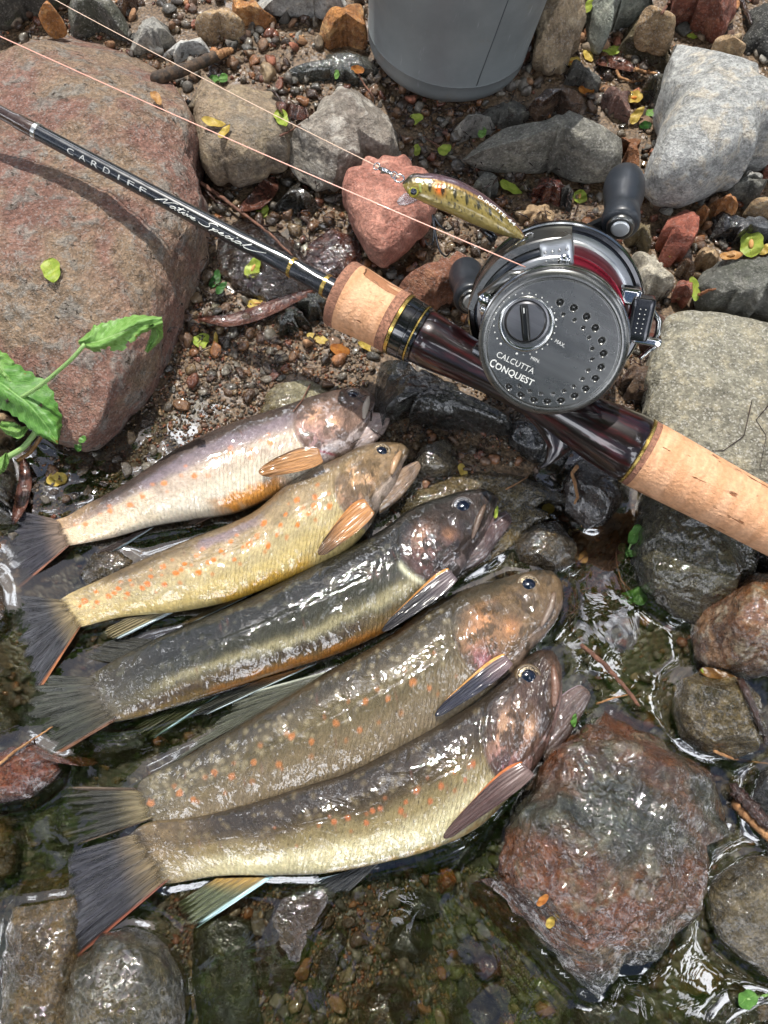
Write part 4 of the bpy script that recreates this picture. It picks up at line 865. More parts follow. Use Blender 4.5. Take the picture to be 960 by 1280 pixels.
for k in range(1, 6):
    FISH[k] = fish(LB[k], FB[k][0], FB[k][1], ST[k], ZC[k], EYE[k], 40+k, ztail={1:-.006,2:-.006,3:-.0045,4:-.0038,5:-.005}[k])
# upper jaw bone of each fish (pale bar beside the mouth)
def bar(k, pts, w, col, name='maxilla', lift=.0006):
    root, hit, bv = FISH[k]; P = []
    pts = np.array(pts, float); tt = np.linspace(0, 1, 14); xs = np.interp(tt, np.linspace(0, 1, len(pts)), pts[:, 0]); ys = np.interp(tt, np.linspace(0, 1, len(pts)), pts[:, 1])
    for x, y in zip(xs, ys): q, nn = hit(x, y); P.append(q+np.array([0, 0, 1])*lift)
    P = np.array(P); P[:, 2] = csm1(P[:, 2], 3); r = w/F*.30*np.sin(np.linspace(.25, np.pi-.2, 14))**.6
    key = (name,)+tuple(col)
    if key not in M_MAX: M_MAX[key] = skinlike('jaw_bone', L(*col))
    o = MB().tube(P, r, 12).build(name, M_MAX[key], root); return o
bar(1, [(461,497),(457,510),(455,524)], 4.5, (176,164,150)); bar(2, [(501,565),(494,578),(489,594)], 4.5, (160,128,96))
bar(3, [(606,632),(598,650),(590,675)], 4.0, (92,74,62)); bar(4, [(693,741),(688,760),(676,784)], 4.5, (110,92,78)); bar(5, [(691,832),(694,858),(692,884)], 5.0, (104,76,62))


ftail = cmap((44,42,46), None, (140,92,66), alpha=.92, wB=.08)
def F_(k, *a, **kw): return fin(FISH[k][0], *a, seed=k*7, **kw)
F_(1, (60,652),(76,686),(6,634),(22,738), .0052, -.0012, cmap((46,44,50), None, (126,84,66), alpha=.93, wB=.05, basec=(120,100,84)), name='tail_fin', bulge=.05, ni=90, nj=50, wave=.00035)
F_(2, (68,755),(92,789),(8,742),(48,866), .0047, -.0012, cmap((52,52,56), None, (150,96,62), alpha=.9, wB=.05, basec=(120,104,74)), name='tail_fin', bulge=.06, ni=90, nj=50, wave=.00035)
F_(3, (103,848),(135,906),(38,842),(42,962), .0030, -.0008, cmap((46,48,40), None, (110,72,46), alpha=.92, wB=.06, basec=(62,56,42)), name='tail_fin', bulge=.05, ni=90, nj=50)
F_(4, (164,985),(178,1028),(78,982),(80,1062), .0022, -.0014, cmap((40,40,34), (66,52,38), (66,52,38), alpha=.75, wB=.04, basec=(112,100,72)), name='tail_fin', bulge=.05, ni=80, nj=50)
F_(5, (157,1045),(202,1110),(84,1066),(86,1206), .0028, .0012, cmap((42,42,48), None, (112,64,48), alpha=.95, wB=.05, basec=(96,82,58)), name='tail_fin', bulge=-.02, ni=100, nj=60, wave=.0004)
pec = dict(name='pectoral_fin', ni=44, nj=34, swell=.50, soft=False, wave=.00012)
F_(1, (398,560),(404,577),(341,574),(338,596), .0215, .0205, cmap((178,128,80), (110,84,66), None, tipc=(150,104,58), alpha=.86), **pec, bulge=.26, curl=.02)
F_(2, (456,624),(468,641),(412,664),(409,692), .0195, .019, cmap((180,124,70), (206,134,64), None, tipc=(84,60,38), alpha=.86), **pec, bulge=.26, curl=.02)
F_(3, (560,710),(572,724),(500,760),(490,786), .0165, .0155, cmap((48,46,50), (206,140,60), None, alpha=.98, wA=.16, basec=(104,90,94)), **pec, bulge=.24, curl=.0)
F_(4, (630,817),(641,830),(566,866),(557,892), .0165, .0145, cmap((44,46,60), (222,164,90), None, alpha=.98, wA=.18, basec=(118,98,100)), **pec, bulge=.24, curl=.0)
F_(5, (652,952),(668,968),(582,1010),(568,1045), .0175, .016, cmap((72,50,48), (196,110,56), None, alpha=.98, wA=.12, basec=(112,92,88)), **pec, bulge=.24, curl=.02)
wh = (206,222,226)
F_(1, (168,667),(192,659),(125,688),(140,692), .003, .001, cmap((110,96,90), None, wh, alpha=.9, wB=.28), name='anal_fin', bulge=.2)
F_(1, (262,640),(298,630),(238,652),(246,655), .008, .006, cmap((110,92,80), None, (180,150,130), alpha=.95, wB=.2, basec=(204,136,60)), name='pelvic_fin', bulge=.2)
F_(2, (160,772),(216,766),(132,786),(150,798), .004, .002, cmap((140,128,96), None, wh, alpha=.85, wB=.22), name='anal_fin', bulge=.15)
F_(2, (300,746),(332,735),(238,772),(244,777), .006, .003, cmap((130,110,70), None, wh, alpha=.9, wB=.25, basec=(190,130,40)), name='pelvic_fin', bulge=.2)
F_(3, (330,848),(395,830),(245,884),(262,892), .0045, .001, cmap((70,70,60), None, wh, alpha=.9, wB=.16, basec=(150,100,40)), name='pelvic_fin', bulge=.1)
F_(3, (225,880),(276,868),(168,908),(196,922), .001, -.001, cmap((84,84,60), None, (150,180,186), alpha=.75, wB=.14), name='anal_fin', bulge=.1)
F_(4, (440,958),(480,937),(380,966),(398,972), .0075, .004, cmap((40,46,50), (186,222,226), (90,90,80), alpha=.97, wA=.34), name='pelvic_fin', bulge=.15)
F_(5, (425,1092),(480,1074),(388,1100),(432,1118), .004, .000, cmap((46,48,50), wh, (60,60,60), alpha=.92, wA=.16), name='pelvic_fin', bulge=.12)
F_(5, (270,1098),(342,1096),(222,1128),(246,1160), .003, -.0005, cmap((92,98,74), None, (190,224,230), alpha=.72, wB=.16, basec=(150,120,60)), name='anal_fin', bulge=.05)
F_(5, (455,1085),(478,1078),(345,1152),(350,1156), -.001, -.004, cmap((96,110,76), (170,190,170), None, alpha=.5, wA=.1), name='pelvic_fin', bulge=.1)
F_(1, (275,540),(232,562),(222,566),(216,576), .014, .012, cmap((60,52,54), None, None, alpha=1), name='dorsal_fin', bulge=.3)
F_(4, (420,836),(300,905),(300,868),(205,960), .006, .001, cmap((76,78,66), (150,154,140), None, alpha=.8, wA=.08), name='dorsal_fin', bulge=-.1)
F_(3, (200,800),(140,828),(150,795),(105,822), .003, .0, cmap((50,50,44), None, None, alpha=.8), name='adipose_fin', bulge=.1)
# ------------------------------------------------------------------ rod
def cork(name, c1, c2, burl=False):
    t = NT(name); o = t.obj()
    st = t.n('ShaderNodeMapping', i0=o, Scale=(1, .22, .22)).outputs[0]      # rings run round the grip
    fl = t.n('ShaderNodeMapping', i0=o, Scale=(.22, 1, 1)).outputs[0]
    c = t.mix(t.ramp(t.noise(260, 5, .6, vec=st), .35, .65), c1, c2)
    c = t.mix(1.0, c, t.ramp(t.noise(700, 4), .25, .75, .84, 1.12), 'MULTIPLY')
    if burl:
        c = t.mix(t.ramp(t.noise(900, 4, .7), .45, .6), c, np.array(c1)*.45)
        return t.bsdf(c, .85, 0, t.bump(t.noise(900, 4), .0006))
    pits = t.ramp(t.noise(330, 4, .65, vec=fl), .365, .325); pits2 = t.math('MULTIPLY', t.ramp(t.noise(120, 3, .5, vec=fl, dist=.6), .32, .30), .8)
    pm = t.math('MAXIMUM', pits, pits2); seam = t.ramp(t.math('ABSOLUTE', t.math('SUBTRACT', t.noise(46, 3, .5, vec=fl), .5)), .0035, .001)
    pm2 = t.math('MAXIMUM', pm, t.math('MULTIPLY', seam, .12))
    c = t.mix(pm2, c, srgb(140, 92, 62))
    h = t.math('SUBTRACT', t.noise(900, 3), t.math('MULTIPLY', pm, 2.5))
    return t.bsdf(c, .78, 0, t.bump(h, .0005), spec=.3)
M_CORK = cork('cork', srgb(214, 166, 130), srgb(196, 146, 108)); M_BURL = cork('burl_cork', srgb(164, 116, 92), srgb(132, 92, 74), True)
M_BLK = simple('black_blank', srgb(24, 27, 32), .26, 0, .8, bump=.00002, bscale=300); M_GLOSSBLK = simple('black_ring', srgb(14, 15, 17), .18, 0, 1)
M_GOLD = simple('gold_trim', srgb(196, 168, 96), .25, .9); M_SILV = simple('silver_trim', srgb(190, 190, 186), .25, .9)
t = NT('wine_lacquer'); o_ = t.obj(); gr_ = t.noise(400, 4, .6, vec=t.n('ShaderNodeMapping', i0=o_, Scale=(.1, 1, 1)).outputs[0])
M_SEAT = t.bsdf(t.mix(t.ramp(gr_, .45, .75), srgb(18, 4, 6), srgb(70, 14, 18)), .30, .35, None, coat=1, coatr=.03)
M_BROWNW = simple('brown_winding', srgb(58, 42, 34), .25, .1, 1)
M_WHITE = simple('print_white', srgb(226, 226, 220), .4); M_GREYP = simple('print_grey', srgb(190, 190, 186), .35, .3)

def Drod(px): return .296+(.267-.296)*(px/960.)
def rodline(px): return 139+(650-139)/960.*px+np.where(np.asarray(px) < 500, 1.0, 1.0)
RA = atd(0, rodline(0), Drod(0)); RB = atd(960, rodline(960), Drod(960))
RX = (RB-RA)/np.linalg.norm(RB-RA)
mid = (RA+RB)/2; RZ = CAMP-mid
RXv = RX; RZ = RZ-(RZ@RX)*RX; MR = frame(RA, RX, RZ)
# local x for an image x
def rx(px):
    lo, hi = -.2, .6
    for _ in range(40):
        m = (lo+hi)/2
        if proj((RA+RXv*m)[None])[0, 0] < px: lo = m
        else: hi = m
    return (lo+hi)/2
def rr(px, halfpx): return halfpx/F*(CAMP-(RA+RXv*rx(px)))@CB
rod = empty('fishing_rod', mat4(MR)); tag(rod, 'black fishing rod with cork grips and wine red reel seat lying across the stones', 'fishing rod')
def seg(name, mat, pts, n=72, par=None):
    prof = [(rr(p, h), rx(p)) for p, h in pts]
    o = MB().lathe(prof, n, axis='x').build(name, mat, par or rod, sharp=40); return o
seg('blank', M_BLK, [(48, 9.6), (180, 10.0), (300, 11.0), (366, 11.8), (366, 11.8), (395, 13.0), (412, 13.8), (430, 14)])
seg('guide_winding', M_BROWNW, [(-200, 7.5), (-60, 8), (18, 8.4), (24, 9.8), (44, 10.2), (47, 9.8)])
seg('silver_ring', M_SILV, [(44, 9.8), (44.5, 10.6), (49, 10.7), (49.6, 9.8)])
seg('gold_ring', M_GOLD, [(363, 11.8), (363.5, 12.7), (366.8, 12.8), (367.4, 11.8)]); seg('gold_ring', M_GOLD, [(405, 13.2), (405.5, 14.4), (409.5, 14.6), (410, 13.6)])
seg('foregrip', M_CORK, [(436, 42.6), (444, 42.2), (460, 40.6), (474, 39.6), (486, 39.4), (487, 39.2)], 120)
seg('burl_ring', M_BURL, [(423.5, 8), (424, 38.5), (425.2, 41.6), (428, 43.0), (436, 42.7), (436.2, 40)], 96); seg('burl_ring', M_BURL, [(486, 38), (486.5, 39.5), (497, 39.8), (498, 37)], 96)
seg('gold_ring', M_GOLD, [(497.6, 37), (498, 39.6), (501.5, 39.4), (502, 37)]); seg('locking_nut', M_GLOSSBLK, [(501.8, 37), (502.5, 38.8), (514, 38.2), (514.6, 37.4), (515.6, 37.4), (516, 38.2), (520, 37.8), (521, 36)])
seg('gold_ring', M_GOLD, [(520.6, 36), (521, 37.4), (522.6, 37.2), (523, 35.5)]); seg('locking_nut', M_GLOSSBLK, [(522.8, 35), (523.2, 36.8), (526, 36.4), (526.6, 34)])
seg('reel_seat', M_SEAT, [(526, 33), (528, 34.5), (540, 34.0), (560, 32.0), (580, 29), (610, 26), (640, 25), (670, 26), (700, 30), (730, 36), (755, 40), (780, 42.6), (792, 43.5), (795, 42)], 96)
seg('silver_ring', M_GOLD, [(794, 42), (795, 44.2), (797.5, 44.4), (798, 42)])
seg('burl_ring', M_BURL, [(797.6, 42), (798.2, 43.6), (804.5, 43.6), (805, 42)], 96)
seg('rear_grip', M_CORK, [(804.5, 42), (804.8, 43.6), (830, 43), (870, 41.4), (920, 39.6), (980, 38.6), (1060, 38.5), (1200, 42)], 120)
# trigger under the seat: a curved hook, shaped in the plane of the picture side
def rodlocal(px, py, h):
    n = MR[:3, 2]; O = MR[:3, 3]+n*h; d = ray(px, py); tt = ((O-CAMP)@n)/(d@n); q = CAMP+d*tt-MR[:3, 3]
    return np.array([q@MR[:3, 0], q@MR[:3, 1], h])
tp = [(600,478),(640,505),(668,532),(684,556),(682,574),(674,584)]
tq = [(720,545),(718,556),(714,562),(704,570),(690,580),(677,585)]
def slab(mb, top, bot, h0, h1, n=24, steps=10):
    top = np.array(top, float); bot = np.array(bot, float); k = len(top)
    u = np.linspace(0, 1, n); tx = np.stack([np.interp(u, np.linspace(0, 1, k), top[:, i]) for i in (0, 1)], 1); bx = np.stack([np.interp(u, np.linspace(0, 1, k), bot[:, i]) for i in (0, 1)], 1)
    hm = (h0+h1)/2; hh = (h1-h0)/2; V = []
    th = np.linspace(0, 2*np.pi, steps*2, endpoint=False)
    for i in range(n):
        a = rodlocal(tx[i, 0], tx[i, 1], hm); b = rodlocal(bx[i, 0], bx[i, 1], hm); c = (a+b)/2; hv = (a-b)/2; f = 1-.5*u[i]
        for q in th: V.append(c+hv*np.sign(np.cos(q))*abs(np.cos(q))**.7+np.array([0, 0, hh*f*np.sign(np.sin(q))*abs(np.sin(q))**.7]))
    fl = [tuple(f) for f in grid_faces(n, steps*2, True)]+[tuple(range(steps*2)), tuple(range((n-1)*steps*2, n*steps*2))[::-1]]
    mb.add(V, fl)
mb = MB(); slab(mb, tp, tq, -.007, .003); mb.build('trigger', M_SEAT, rod)

def textmesh(body, size, shear=0.0, spacing=1.0, extrude=.00006, bold=0.0):
    cu = bpy.data.curves.new('lettering', 'FONT'); cu.body = body; cu.size = size; cu.shear = shear; cu.space_character = spacing; cu.extrude = extrude; cu.offset = bold; cu.align_x = 'CENTER'; cu.resolution_u = 4
    o = bpy.data.objects.new('lettering', cu); COL.objects.link(o); bpy.context.view_layer.update()
    me = bpy.data.meshes.new_from_object(o.evaluated_get(bpy.context.evaluated_depsgraph_get()))
    V = np.empty(len(me.vertices)*3, np.float32); me.vertices.foreach_get('co', V); V = V.reshape(-1, 3).astype(float)
    Fl = [tuple(p.vertices) for p in me.polygons]
    bpy.data.objects.remove(o); bpy.data.curves.remove(cu); bpy.data.meshes.remove(me)
    V[:, 1] -= (V[:, 1].max()+V[:, 1].min())/2*0; return V, Fl
def rodtext(body, px0, px1, hpx, ang, shear, mat, stroke=None):
    """lettering wrapped round the blank between two image columns"""
    x0, x1 = rx(px0), rx(px1); R0 = rr((px0+px1)/2, 10.9 if px0 > 150 else 10.2)
    if stroke is None:
        V, Fl = textmesh(body, 1.0, shear, 1.0, .0)
        import bmesh
        bm = bmesh.new(); vs = [bm.verts.new(q) for q in V]
        for f_ in Fl:
            try: bm.faces.new([vs[i] for i in f_])
            except ValueError: pass
        bmesh.ops.triangulate(bm, faces=bm.faces[:]); bmesh.ops.subdivide_edges(bm, edges=bm.edges[:], cuts=4, use_grid_fill=True)
        bm.verts.index_update(); V = np.array([v.co[:] for v in bm.verts]); Fl = [tuple(v.index for v in f_.verts) for f_ in bm.faces]; bm.free()
        V[:, 0] = (V[:, 0]-V[:, 0].min())/(V[:, 0].max()-V[:, 0].min()); hh = V[:, 1].max()
        x = x0+(x1-x0)*V[:, 0]; y = V[:, 1]/hh*hpx/F*.285
    a = ang+y/R0; rad = R0*1.012
    # radius follows taper
    rads = np.array([1.006*np.interp(xx, [rx(48), rx(180), rx(300), rx(366)], [rr(48, 9.6), rr(180, 10.0), rr(300, 11.0), rr(366, 11.8)])+.00002 for xx in x])
    W = np.stack([x, rads*np.sin(a), rads*np.cos(a)], 1)
    link('lettering', mkmesh('lettering', W, Fl, mat, False), rod)
# letters of the first word stand apart
for i, ch in enumerate('CARDIFF'):
    xc = 94+i*15.0; rodtext(ch, xc-4.0 if ch != 'I' else xc-1.0, xc+4.0 if ch != 'I' else xc+1.0, 7.0, -.55, 0, M_GREYP)
# script lettering drawn as pen strokes
SCR = {
 'N': [(0,0),(.25,.5),(.5,1.05),(.62,1.1),(.6,.6),(.62,.05),(.85,.6),(1.15,1.15),(1.45,1.2)],
 'a': [(.45,.45),(.25,.55),(.03,.28),(.12,.0),(.34,.15),(.48,.55),(.44,.1),(.6,.05)],
 't': [(.05,.2),(.25,1.15),(.15,.3),(.2,.0),(.38,.1)], 'i': [(0,.2),(.2,.5),(.12,.1),(.25,.0),(.42,.2)],
 'v': [(0,.35),(.12,.5),(.15,.05),(.4,.5),(.5,.4)], 'e': [(0,.15),(.3,.35),(.28,.52),(.1,.4),(.08,.08),(.25,.0),(.45,.18)],
 'S': [(.95,1.0),(.75,1.2),(.4,1.0),(.35,.75),(.6,.5),(.55,.1),(.2,-.05),(-.15,.1),(-.2,.25)],
 'p': [(0,.3),(.15,.5),(-.1,-.55),(.1,.2),(.35,.52),(.45,.25),(.25,.02),(.12,.05)], 'c': [(.35,.42),(.2,.5),(.03,.2),(.15,.0),(.42,.2)],
 'l': [(0,.2),(.35,.95),(.3,1.1),(.15,.5),(.1,.05),(.3,.0),(.7,.1),(1.5,.9)]}
ADV = {'N': 1.15, 'a': .62, 't': .4, 'i': .34, 'v': .42, 'e': .48, 'S': .85, 'p': .5, 'c': .4, 'l': .4, ' ': .35}
def script(word, px0, px1, hpx, ang, wpx=.9):
    tot = sum(ADV[c] for c in word); x0, x1 = rx(px0), rx(px1); k = (x1-x0)/tot; x = 0; mb = MB()
    for c in word:
        if c != ' ':
          for P in [SCR[c]]+{'t': [[(-.08,.72),(.2,.78),(.48,.86)]], 'i': [[(.24,.86),(.27,.92),(.30,.90)]]}.get(c, []):
            P = np.array(P, float); u = np.linspace(0, len(P)-1, 34); Q = np.stack([np.interp(u, range(len(P)), P[:, i]) for i in (0, 1)], 1)
            for _ in range(3): Q[1:-1] = (Q[:-2]+2*Q[1:-1]+Q[2:])/4
            Q[:, 0] += Q[:, 1]*.30; X = x0+k*(x+Q[:, 0]); a = ang+Q[:, 1]*hpx/F*.285/rr(260, 10.7)
            rad = np.array([np.interp(xx, [rx(48), rx(180), rx(300), rx(366)], [rr(48, 9.6), rr(180, 10.0), rr(300, 11.0), rr(366, 11.8)]) for xx in X])+.00004
            mb.tube(np.stack([X, rad*np.sin(a), rad*np.cos(a)], 1), np.linspace(1.0, .55, 34)*wpx/F*.285/2*1.3, 5)
        x += ADV[c]
    mb.build('lettering', M_WHITE, rod)
script('Native', 200, 250, 7.0, -.55); script('Special', 256, 314, 7.2, -.55)

# ------------------------------------------------------------------ reel
DN = .247
O = atd(690, 432, DN)
acam = np.array([-.23, -.455, .88]); acam /= np.linalg.norm(acam); AX = acam[0]*CR+acam[1]*CU+acam[2]*CB
MQ = frame(O, RXv, AX)
reel = empty('baitcasting_reel', mat4(MQ)); tag(reel, 'dark grey and silver baitcasting reel with red spool mounted on the rod', 'fishing reel')
def rl(px, py, h=0.0):
    n = MQ[:3, 2]; P0 = O+n*h; d = ray(px, py); tt = ((P0-CAMP)@n)/(d@n); q = CAMP+d*tt-O
    return np.array([q@MQ[:3, 0], q@MQ[:3, 1], h])
def metal(name, c, rough=.3, m=.95, aniso=0, scratch=True, coat=.0):
    t = NT(name); o = t.obj(); s = t.noise(500, 4, vec=t.n('ShaderNodeMapping', i0=o, Scale=(.06, 1, 1), Rotation=(0, 0, .9)).outputs[0])
    mm = t.bsdf(t.mix(t.ramp(s, .3, .7), np.array(c)*.88, np.array(c)*1.08), t.ramp(t.noise(90, 4, .5), .3, .7, rough-.02, rough+.03), m, t.bump(s, .000004) if scratch else None, coat=coat)
    return mm
M_PLATE = metal('gunmetal', srgb(112, 112, 110), .27, .92); M_RIM = metal('polished_rim', srgb(176, 176, 172), .16, 1)
M_SILV2 = metal('satin_silver', srgb(176, 178, 180), .3, .95); M_CHR = metal('chrome', srgb(200, 200, 200), .1, 1, scratch=False)
M_RED = metal('red_anodised', srgb(128, 34, 48), .28, .9); M_MAROON = metal('maroon_anodised', srgb(92, 34, 48), .35, .85)
M_DK = metal('dark_metal', srgb(56, 57, 60), .22, .85, coat=.5); M_RUB = simple('black_rubber', srgb(34, 38, 44), .42, 0, .15, bump=.00003)
M_LINE = simple('fishing_line', srgb(226, 204, 186), .35, 0, .3)
# side plate with its dimples pressed into the face
RPL = .0231
big_px = [(700,378,3.6),(717,385,3.6),(733,396,3.6),(744,410,3.5),(752,426,3.5),(754,442,3.5),(751,459,3.4),(744,473,3.4),(732,486,3.4),(718,495,3.4),(701,501,3.4),(684,502,3.3),(667,500,3.3),(651,494,3.3),(636,484,3.2)]
sm_px = [(704,393,2),(718,400,2),(729,410,1.9),(736,422,1.9),(740,436,1.9),(740,449,1.9),(735,463,1.8),(728,474,1.8),(717,483,1.8),(705,489,1.8),(691,492,1.7),(676,492,1.7),(662,489,1.7),(649,482,1.7)]
DIM = [(rl(x, y)[:2], r/F*DN*1.15) for x, y, r in big_px+sm_px]
nr, na = 120, 330
rad = np.r_[np.linspace(0, .0208, nr-26), np.linspace(.0209, RPL, 20), [RPL+.00015]*6]
zz = np.zeros(len(rad))
rr_ = rad; zz = .0004*np.cos(np.clip(rr_/.021, 0, 1)*1.2)
zz = np.where(rr_ > .0208, .00018-.0009*((rr_-.0208)/(RPL-.0208))**2.2, zz); zz[-6:] = [-.0012, -.002, -.003, -.004, -.005, -.0056]
zz -= .00022*np.exp(-((rr_-.0206)/.00018)**2)
th = np.linspace(0, 2*np.pi, na, endpoint=False)
X = rad[:, None]*np.cos(th); Y = rad[:, None]*np.sin(th); Z = zz[:, None]+0*X
for (c, r) in DIM:
    d = np.hypot(X-c[0], Y-c[1]); Z = Z-np.where(d < r, np.sqrt(np.clip(1-(d/r)**2, 0, 1))*r*1.5, 0)*(rad[:, None] < .0205)+.00005*np.exp(-((d-r*1.08)/(r*.15))**2)
V = np.stack([X, Y, Z], -1).reshape(-1, 3)
link('side_plate', mkmesh('side_plate', V, grid_faces(len(rad), na, True), M_PLATE), reel)
# dial
dc = rl(657, 402, .001)[:2]; rD = 25.5/F*DN
def rmb(): return MB()
def T_(x, y, z=0): 
    M = np.eye(4); M[:3, 3] = (x, y, z); return M
dial = rmb().lathe([(rD*1.14, .0002), (rD*1.12, .0008), (rD*1.03, .0009), (rD*1.0, .0003), (rD*.99, .0003), (rD*.97, .0014), (rD*.90, .0019), (rD*.2, .0021), (0, .0021)], 80, T_(*dc)).build('brake_dial', metal('dial_metal', srgb(104, 104, 106), .3, .9), reel, sharp=35)
ang = math.atan2(*(rl(654,378)-rl(658,424))[:2][::-1])
Mk = np.eye(4); Mk[:2, :2] = [[math.cos(ang), -math.sin(ang)], [math.sin(ang), math.cos(ang)]]; Mk[:3, 3] = (dc[0], dc[1], .0024)
rmb().box((0, 0, 0), (rD*.88, rD*.20, .0010), .0006, Mk).build('dial_bar', metal('bar_metal', srgb(60, 60, 58), .22, .9), dial)
rmb().box((rD*.62, 0, .0011), (rD*.12, rD*.025, .00012), .00005, Mk).build('dial_mark', M_WHITE, dial)
mb = rmb()
Mc = T_(dc[0]+.0006, dc[1]-.0008)
mb.lathe([(rD*1.36, .0002), (rD*1.34, .0007), (rD*1.2, .0006), (rD*1.1, .0001)], 80, Mc, closed=True).build('dial_bezel', M_RIM, reel)
# dots round the dial
dot = mkmesh('dial_dot', np.array([[math.cos(a)*.00022, math.sin(a)*.00022, z] for z in (0, .00012) for a in np.linspace(0, 2*np.pi, 10, endpoint=False)]), [tuple(range(10, 20))]+[(i, (i+1) % 10, 10+(i+1) % 10, 10+i) for i in range(10)], M_WHITE)
c0 = rl(656, 405)[:2]; rdot = np.linalg.norm(rl(691,421)[:2]-c0)
for k, a in enumerate(np.linspace(-.45, 5.2, 27)):
    o = link('dial_dot', dot, reel, (c0[0]+rdot*math.cos(a-.9), c0[1]+rdot*math.sin(a-.9), .0005))
    if k in (0, 26, 9): o.scale = (1.7, 1.7, 1)
def reeltext(body, p0, p1, hpx, mat=M_WHITE, h=.00045, bold=0.0, first=1.0):
    A = rl(*p0)[:2]; B = rl(*p1)[:2]; d = B-A; Ln = np.linalg.norm(d); u = d/Ln; v = np.array([-u[1], u[0]])
    V, Fl = textmesh(body, 1.0, 0, 1.05, 0, bold); V[:, 0] = (V[:, 0]-V[:, 0].min())/(V[:, 0].max()-V[:, 0].min()); hh = V[:, 1].max(); hgt = hpx/F*DN
    if first > 1:
        w0 = (1.25/len(body)); V[:, 1] = np.where(V[:, 0] < w0, V[:, 1]*first, V[:, 1]); 
    W = np.zeros_like(V); W[:, :2] = A+V[:, :1]*Ln*u+V[:, 1:2]/hh*hgt*v; W[:, 2] = h+.00008
    link('lettering', mkmesh('lettering', W, Fl, mat, False), reel)
reeltext('CALCUTTA', (620, 445), (666, 467), 7.6); reeltext('CONQUEST', (611, 456), (665, 482), 8.4, bold=.018, first=1.25)
reeltext('MAX.', (693, 427), (705, 434), 4.6); reeltext('MIN.', (663, 448.5), (674, 453.5), 4.4)
# body behind the plate (local -z = away)
def rb(name, mat, prof, n=120, par=None, M=None, closed=False, sharp=40): return rmb().lathe(prof, n, M, closed=closed).build(name, mat, par or reel, sharp=sharp)
rb('frame_ring', M_RIM, [(.0226, -.0052), (.0236, -.0056), (.0238, -.0064), (.0236, -.0076), (.0228, -.0080)], closed=True)
rb('frame_ring', metal('frame_metal', srgb(110, 112, 110), .25, .95), [(.0226, -.0076), (.0234, -.0082), (.0234, -.0118), (.0226, -.0122), (.0178, -.0122), (.016, -.010)], closed=True)
FC = rl(694, 389, -.036)[:2]; MF = T_(FC[0], FC[1])
# spool sits between both plates, slightly towards the far side axis
SP = FC*.95; MS = T_(SP[0], SP[1])
sp = rb('spool', M_MAROON, [(.0165, -.0120), (.0202, -.0124), (.0202, -.0138), (.0170, -.0150), (.0155, -.016), (.0152, -.0262), (.0150, -.0275), (.0186, -.0286), (.0186, -.0302), (.016, -.031)], par=None, M=MS)
rb('spool_flange', M_RED, [(.0150, -.0136), (.0222, -.0134), (.0232, -.0140), (.0232, -.0158), (.0222, -.0164), (.0150, -.0160)], par=sp, M=MS, closed=True)
rb('spool_flange', M_SILV2, [(.0150, -.0270), (.0248, -.0284), (.0254, -.029), (.0252, -.0302), (.0150, -.030)], par=sp, M=MS, closed=True)
rb('wound_line', metal('wound_line', srgb(112, 44, 56), .3, .75), [(.0130, -.0162), (.0225, -.0168), (.0236, -.019), (.0242, -.0235), (.0244, -.0275), (.0130, -.028)], par=sp, M=MS, closed=True)
R2 = .0300
ff = rb('handle_side_plate', M_SILV2, [(.0200, -.0320), (R2*.90, -.0322), (R2*.93, -.0328)], M=MF, closed=True)
rb('frame_ring', M_DK, [(R2*.92, -.0322), (R2*.935, -.0314), (R2*.985, -.0316), (R2, -.0328), (R2, -.0385), (R2*.97, -.040), (.01, -.042), (0, -.042)], M=MF)
rb('rim_highlight', M_RIM, [(R2*.975, -.0316), (R2*.99, -.0311), (R2*1.005, -.0318), (R2*1.0, -.0326)], M=MF, closed=True)
# sheet-metal frame parts bridging the plates: arcs
def arc(name, mat, r0, r1, a0, a1, z0, z1, cx=0, cy=0, n=40, bev=.0005, par=None, c1=None):
    a = np.linspace(a0, a1, n); V = []; cx1, cy1 = (cx, cy) if c1 is None else c1
    prof = [(r0, z0-bev), (r0+bev, z0), (r1-bev, z0), (r1, z0-bev), (r1, z1+bev), (r1-bev, z1), (r0+bev, z1), (r0, z1+bev)]
    for q in a:
        for r, z in prof:
            f = (z-z0)/(z1-z0) if z1 != z0 else 0
            V.append((cx+(cx1-cx)*f+r*math.cos(q), cy+(cy1-cy)*f+r*math.sin(q), z))
    fl = [tuple(f) for f in grid_faces(n, 8, True)]+[tuple(range(8)), tuple(range((n-1)*8, n*8))[::-1]]
    return rmb().add(V, fl).build(name, mat, par or reel, sharp=35)
def pang(px, py, h, c=(0, 0)): q = rl(px, py, h); return math.atan2(q[1]-c[1], q[0]-c[0])
aL = pang(606, 390, -.012); aT = pang(655, 300, -.02)
arc('front_cover', M_SILV2, .0225, .0252, math.pi*.62, math.pi*1.02, -.0118, -.0325, 0, 0, c1=tuple(FC*.8))
arc('front_cover', metal('cover_metal', srgb(84, 86, 88), .2, .95), .0252, .0272, math.pi*.70, math.pi*.98, -.0135, -.031, 0, 0, c1=tuple(FC*.8))
arc('frame_foot', M_DK, .0180, .0232, math.pi*1.02, math.pi*1.95, -.0118, -.0325, 0, 0, c1=tuple(FC*.9))
arc('palm_guard', M_PLATE, .0272, .0300, math.pi*.60, math.pi*1.06, -.016, -.0385, 0, 0, c1=tuple(FC))
for a_, r_p in ((math.pi*.615, .0238), (math.pi*1.03, .0238)):
    x_, y_ = r_p*math.cos(a_), r_p*math.sin(a_); f_ = FC*.8
    rmb().tube([(x_, y_, -.0112), (x_+f_[0]*.5, y_+f_[1]*.5, -.022), (x_+f_[0], y_+f_[1], -.033)], .0019, 20).build('frame_pillar', M_CHR, reel)
